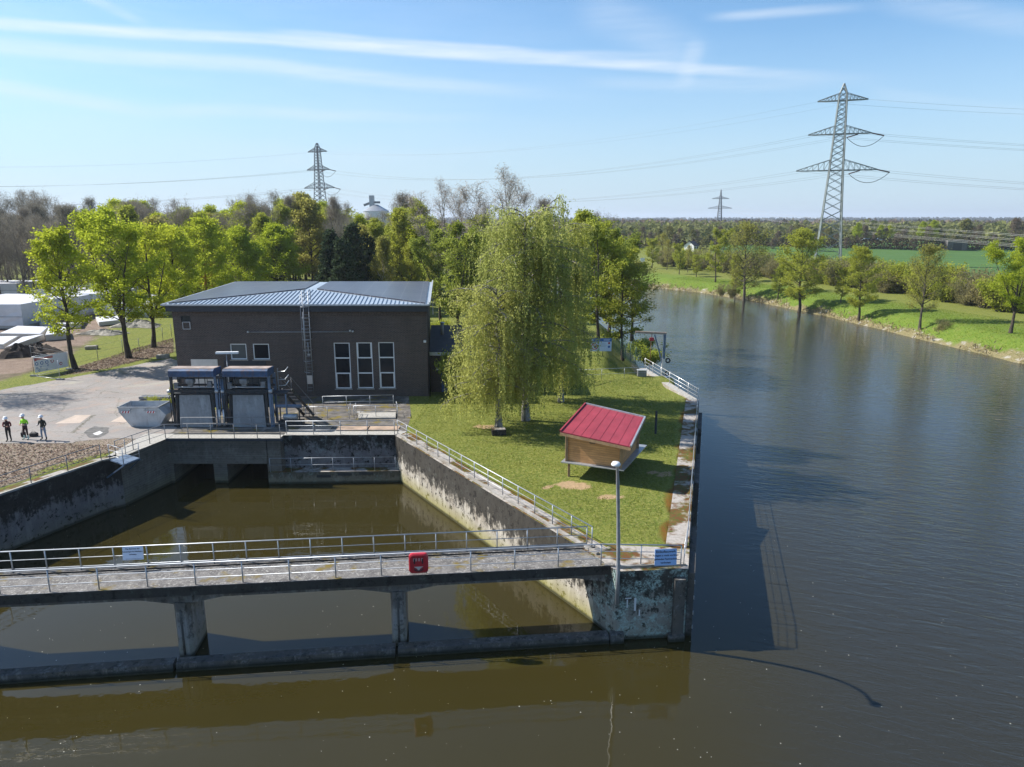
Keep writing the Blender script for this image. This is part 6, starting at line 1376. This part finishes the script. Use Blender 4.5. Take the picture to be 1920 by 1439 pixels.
def house(px, py, Y, w, d, h, label, rz=0):
    p = atY(px, py, Y); p.z = gz(p.x, p.y); e = empty('house', p, label, 'house', 'far houses'); m = Matrix.Rotation(rz, 3, 'Z'); q = lambda x, y, z: p + m @ Vector((x, y, z))
    mb = MB(); mb.add([q(-w/2, -d/2, 0), q(w/2, -d/2, 0), q(w/2, d/2, 0), q(-w/2, d/2, 0), q(-w/2, -d/2, h), q(w/2, -d/2, h), q(w/2, d/2, h), q(-w/2, d/2, h), q(-w/2, 0, h*1.6), q(w/2, 0, h*1.6)], [(0, 1, 5, 4), (2, 3, 7, 6), (1, 2, 6, 9, 5), (3, 0, 4, 8, 7)]); mb.build('wall', M['white_paint'], e)
    mb = MB(); o = .5; mb.add([q(-w/2-o, -d/2-o, h-.3), q(w/2+o, -d/2-o, h-.3), q(w/2+o, 0, h*1.6+.1), q(-w/2-o, 0, h*1.6+.1), q(w/2+o, d/2+o, h-.3), q(-w/2-o, d/2+o, h-.3)], [(0, 1, 2, 3), (3, 2, 4, 5)]); mb.build('roof', M['roof_dark'], e)
    for x in (-w*.25, w*.2): MB().add([q(x-.7, -d/2-.03, h*.4), q(x+.7, -d/2-.03, h*.4), q(x+.7, -d/2-.03, h*.8), q(x-.7, -d/2-.03, h*.8)], [(0, 1, 2, 3)]).build('window', M['glass'], e)
house(1297, 452, 352, 5.5, 5, 3.2, 'white gabled house among the trees beyond the far bank', .9)
house(1493, 436, 700, 10, 8, 6, 'small white house in the far wood left of the large pylon', 1.3); house(1427, 430, 760, 9, 8, 6, 'small white house in the far wood above the wide half bare tree', .4); house(1843, 424, 900, 14, 9, 6, 'long pale house in the far wood at the right', .1)
def far_car(px, Y, lab, mat):
    p = atY(px, 455, Y); p.z = gz(p.x, p.y); e = empty('car', p, lab, 'car', 'cars on the distant road')
    pr = [(-2.2, .35), (2.2, .35), (2.2, .8), (1.3, .92), (.75, 1.45), (-1.2, 1.45), (-1.8, .95), (-2.2, .85)]
    MB().extrude(pr, p + Vector((0, -.85, .05)), (1, 0, 0), Z, (0, 1.7, 0)).build('body', mat, e)
    MB().extrude([(1.05, .95), (.68, 1.38), (-1.1, 1.38), (-1.5, .98)], p + Vector((0, -.87, .05)), (1, 0, 0), Z, (0, 1.74, 0)).build('window', M['glass'], e)
    for x in (-1.4, 1.4): MB().tube([p + Vector((x, -.9, .36)), p + Vector((x, .9, .36))], .34, 12).build('wheel', M['black'], e)
far_car(1625, 371, 'white car on the distant embankment road, left of the two', M['white_paint']); far_car(1650, 373, 'silver car on the distant embankment road, right of the two', M['alu'])
p = atY(1772, 470, 376); c = Vector((p.x, 366, gz(p.x, 362)))
e = empty('underpass', c, 'grey concrete underpass through the distant embankment', 'bridge'); MB().frame(c + Vector((-5, 0, 0)), (10, 0, 0), (0, 6, 0), (0, 0, 5.2)).build('abutment', M['conc_pier'], e); MB().frame(c + Vector((-2.2, -.1, 0)), (4.4, 0, 0), (0, .08, 0), (0, 0, 3.6)).build('opening', M['void'], e)
# silo and church spire
p = atY(705, 395, 420); p.z = 0; zt = atY(705, 396, 420).z; e = empty('silo', p, 'white grain silo with conical roof rising over the trees', 'silo'); r = 46/2*424/1350
MB().lathe(p, [(r, 0), (r, zt)], 28).build('tank', M['alu'], e); ap = atY(697, 384, 420).z; MB().lathe(p, [(r+.3, zt-.1), (1.2, ap), (0, ap)], 28).build('roof', M['galv'], e)
q = atY(697, 372, 420); MB().box((q.x, 420, (q.z+ap)/2), (2.6, 2.4, q.z-ap+3)).build('head_house', M['galv'], e)
for s_ in (-1, 1): MB().bar((q.x, 420, ap+1.2), (q.x+s_*4.6, 420, ap+.2 + (1 if s_ > 0 else -.6)), 1.2).build('conveyor', M['galv_dark'], e)
p = atY(208, 400, 750); p.z = 0; e = empty('church_spire', p, 'thin dark church spire above the wood on the left', 'church'); zt = atY(208, 374, 750).z; zb = atY(208, 392, 750).z
MB().box((p.x, 750, zb/2), (7, 7, zb)).build('tower', M['brick'], e); MB().lathe((p.x, 750, zb), [(4.2, 0), (.15, zt-zb), (0, zt-zb)], 8, smooth=False).build('spire', M['fascia'], e)
p = at(1204, 505, -.5); e = empty('river_sign', p, 'small white river sign on the far bank at the bend', 'sign'); MB().tube([p, p + Z*2.6], .09, 6).build('post', M['alu'], e); MB().box(p + Z*2.9, (1.4, .08, 1.3)).build('panel', M['white_paint'], e)
# open grass behind the roof: dark shed and parked things
p = at(578, 514); e = empty('shed', p, 'dark shed at the edge of the open grass behind the roof', 'shed'); MB().box(p + Vector((-1, 3, 1.6)), (5, 4, 3.2)).build('wall', M['fascia'], e); MB().prism([(p.x-3.8, p.y+.6), (p.x+1.8, p.y+.6), (p.x+1.8, p.y+5.4), (p.x-3.8, p.y+5.4)], 3.2, [3.3, 3.3, 3.7, 3.7]).build('roof', M['roof_dark'], e)

# ------------------------------------------------------------------ pylons and lines
def pylon(px, Y, top, yaw, label, mat, arms, base=0, t=1.0, detail=1):
    """arms: (pixel row of the arm, half length in m, depth of the truss)"""
    P0 = atY(px, 440, Y); P0.z = base; zt = atY(px, top, Y).z; e = empty('pylon', P0, label, 'pylon', 'lattice pylons')
    m = Matrix.Rotation(yaw, 3, 'Z'); q = lambda x, y, z: P0 + m @ Vector((x, y, 0)) + Z*(z)
    az = [atY(px, r, Y).z for r, _, _ in arms]; h = zt-base; zl = az[-1]
    def wid(z):
        if z < zl: return 4.3 + (2.1-4.3)*((z-base)/(zl-base))**.8
        return 2.1 + (1.15-2.1)*(z-zl)/(az[0]+2-zl) if z < az[0]+2 else max(.08, 1.15*(1-(z-az[0]-2)/(zt-az[0]-2)))
    zsx = [base]; 
    while zsx[-1] < zt-1: zsx.append(min(zt, zsx[-1] + max(1.5, wid(zsx[-1])*1.05)))
    mb = MB(); lw = .34*t; bw = .15*t
    for a, b in zip(zsx, zsx[1:]):
        wa, wb = wid(a), wid(b); ca = [(wa, wa), (-wa, wa), (-wa, -wa), (wa, -wa)]; cb_ = [(wb, wb), (-wb, wb), (-wb, -wb), (wb, -wb)]
        for k in range(4):
            mb.bar(q(*ca[k], a-base), q(*cb_[k], b-base), lw)
            mb.bar(q(*ca[k], a-base), q(*cb_[(k+1) % 4], b-base), bw); mb.bar(q(*ca[(k+1) % 4], a-base), q(*cb_[k], b-base), bw)
    mb.build('lattice_mast', M[mat], e)
    tips = []
    for (r, L, dp), z in zip(arms, az):
        w = wid(z); mb = MB(); z0 = z-base
        for s in (-1, 1):
            for yy in (-w, w):
                mb.bar(q(s*w*.0, yy, z0), q(s*L, yy*.12, z0), .26*t); mb.bar(q(s*w, yy*.9, z0+dp), q(s*L, yy*.12, z0+.15), .16*t)
                n_ = 6
                for k in range(n_):
                    u0, u1 = k/n_, (k+1)/n_; f0 = q(s*(w+(L-w)*u0), yy*(1-.88*u0), z0+dp*(1-u0)); g1 = q(s*(w+(L-w)*u1), yy*(1-.88*u1), z0); g0 = q(s*(w+(L-w)*u0), yy*(1-.88*u0), z0)
                    mb.bar(f0, g1, .09*t); mb.bar(f0, g0, .08*t)
            for k in range(6): u0 = k/6; mb.bar(q(s*(w+(L-w)*u0), -w*(1-.88*u0), z0), q(s*(w+(L-w)*(u0+1/6)), w*(1-.88*(u0+1/6)), z0), .08*t)
            tips.append((q(s*L, 0, z0), q(s*(w+(L-w)*.5), 0, z0)))
        mb.build('crossarm', M[mat], e)
    return e, tips, q
yaw = R(-18)
big, bt, bq = pylon(1556, 250, 157, R(-20), 'large lattice power pylon beyond the far bank', 'pylon', [(189, 7.6, 2.2), (252, 9.6, 2.6), (320, 12.4, 3.4)], -1.0)
mid_, mt_, mq = pylon(604, 440, 266, R(-24), 'lattice power pylon rising over the wood left of the silo', 'pylon_far', [(285, 6.8, 2.2), (319, 8.2, 2.6), (353, 11.0, 3.2)], 0, 1.15)
far_, ft, fq = pylon(1347, 1050, 355, R(-10), 'small distant lattice pylon left of the large one', 'pylon_far', [(373, 11.5, 3), (391, 16.5, 3.5)], 0, 2.0)
def wire(label, a, b, sag, r, mat='wire', group='power lines', n=26):
    a, b = Vector(a), Vector(b); pts = []
    for k in range(n+1): t = k/n; p = a.lerp(b, t); p.z -= sag*4*t*(1-t); pts.append(p)
    mb = MB(); mb.tube(pts, r, 4); tag(mb.build('power_line', M[mat], origin=a), label, 'power line', group)
def far_end(px, py, Y): return atY(px, py, Y)
lab1 = 'thin conductor sagging between the left pylon and the large pylon'
for i, (A, B) in enumerate(zip(mt_, bt)):
    for j in range(1 if i < 2 else 2): wire(lab1, A[min(j, 1)], B[min(j, 1)], 9.5 if i > 1 else 7.5, .022 if i > 1 else .015, group='conductors between the left and the large pylon')
for i, A in enumerate(mt_):
    for j in range(1 if i < 2 else 2):
        s = 1 if i % 2 else -1; row_ = i//2; B = A[min(j, 1)] + Vector((-330, -70, -6)); wire('thin conductor running from the left pylon out of the picture to the left', A[min(j, 1)], B, 8, .022 if i > 1 else .015, group='conductors left of the left pylon')
for i, A in enumerate(bt):
    for j in range(1 if i < 2 else 2): B = A[min(j, 1)] + Vector((300, -95, -4)); wire('thin conductor running from the large pylon out of the picture to the right', A[min(j, 1)], B, 9, .024, group='conductors right of the large pylon')
for (y0, y1, n_) in ((386, 436, 2), (394, 454, 3), (391, 446, 2)):
    for j in range(n_):
        a = atY(1366 + 3*j, y0 + 1.5*j, 1040); b = atY(2050, y1 + 14 + 3.0*j, 210); wire('pale conductor sweeping low across the field from the small pylon to the right', a, b, 3 if y1 < 450 else 5, .032, 'wire_lit', 'pale conductors above the field')
for i, (tp, qf, t_) in enumerate(((bt, bq, 1.0), (mt_, mq, 1.1))):   # insulators and jumper loops on the right-hand arms
    root = (big, mid_)[i]
    for k in (3, 5):
        tip, half = tp[k]; d = Vector((3.6, -1.1, -.9)); MB().tube([tip, tip + d], .22*t_, 6).build('insulator', M['insul'], root)
        MB().tube([half + Z*-.2, half + Vector((-3.4, .5, -1.2))], .2*t_, 6).build('insulator', M['insul'], root)
        a, b = tip + d, half + Vector((-3.4, .5, -1.2)); pts = [a.lerp(b, u) + Z*(-4.4*4*u*(1-u)*.7) for u in np.linspace(0, 1, 11)]; MB().tube(pts, .09*t_, 4).build('jumper', M['wire'], root)
# ------------------------------------------------------------------ haze
hm = bpy.data.materials.new('haze_air'); hm.use_nodes = True; ht = NT(hm.node_tree)
pv = ht.t.nodes.new('ShaderNodeVolumePrincipled'); pv.inputs['Color'].default_value = (.80, .88, 1, 1); pv.inputs['Density'].default_value = 1.3e-4; pv.inputs['Anisotropy'].default_value = .2
ho = ht.t.nodes.new('ShaderNodeOutputMaterial'); ht.t.links.new(pv.outputs[0], ho.inputs['Volume'])
mb = MB(); mb.frame((-9500, -300, -8), (19000, 0, 0), (0, 16500, 0), (0, 0, 128)); tag(mb.build('haze', hm), kind='stuff')
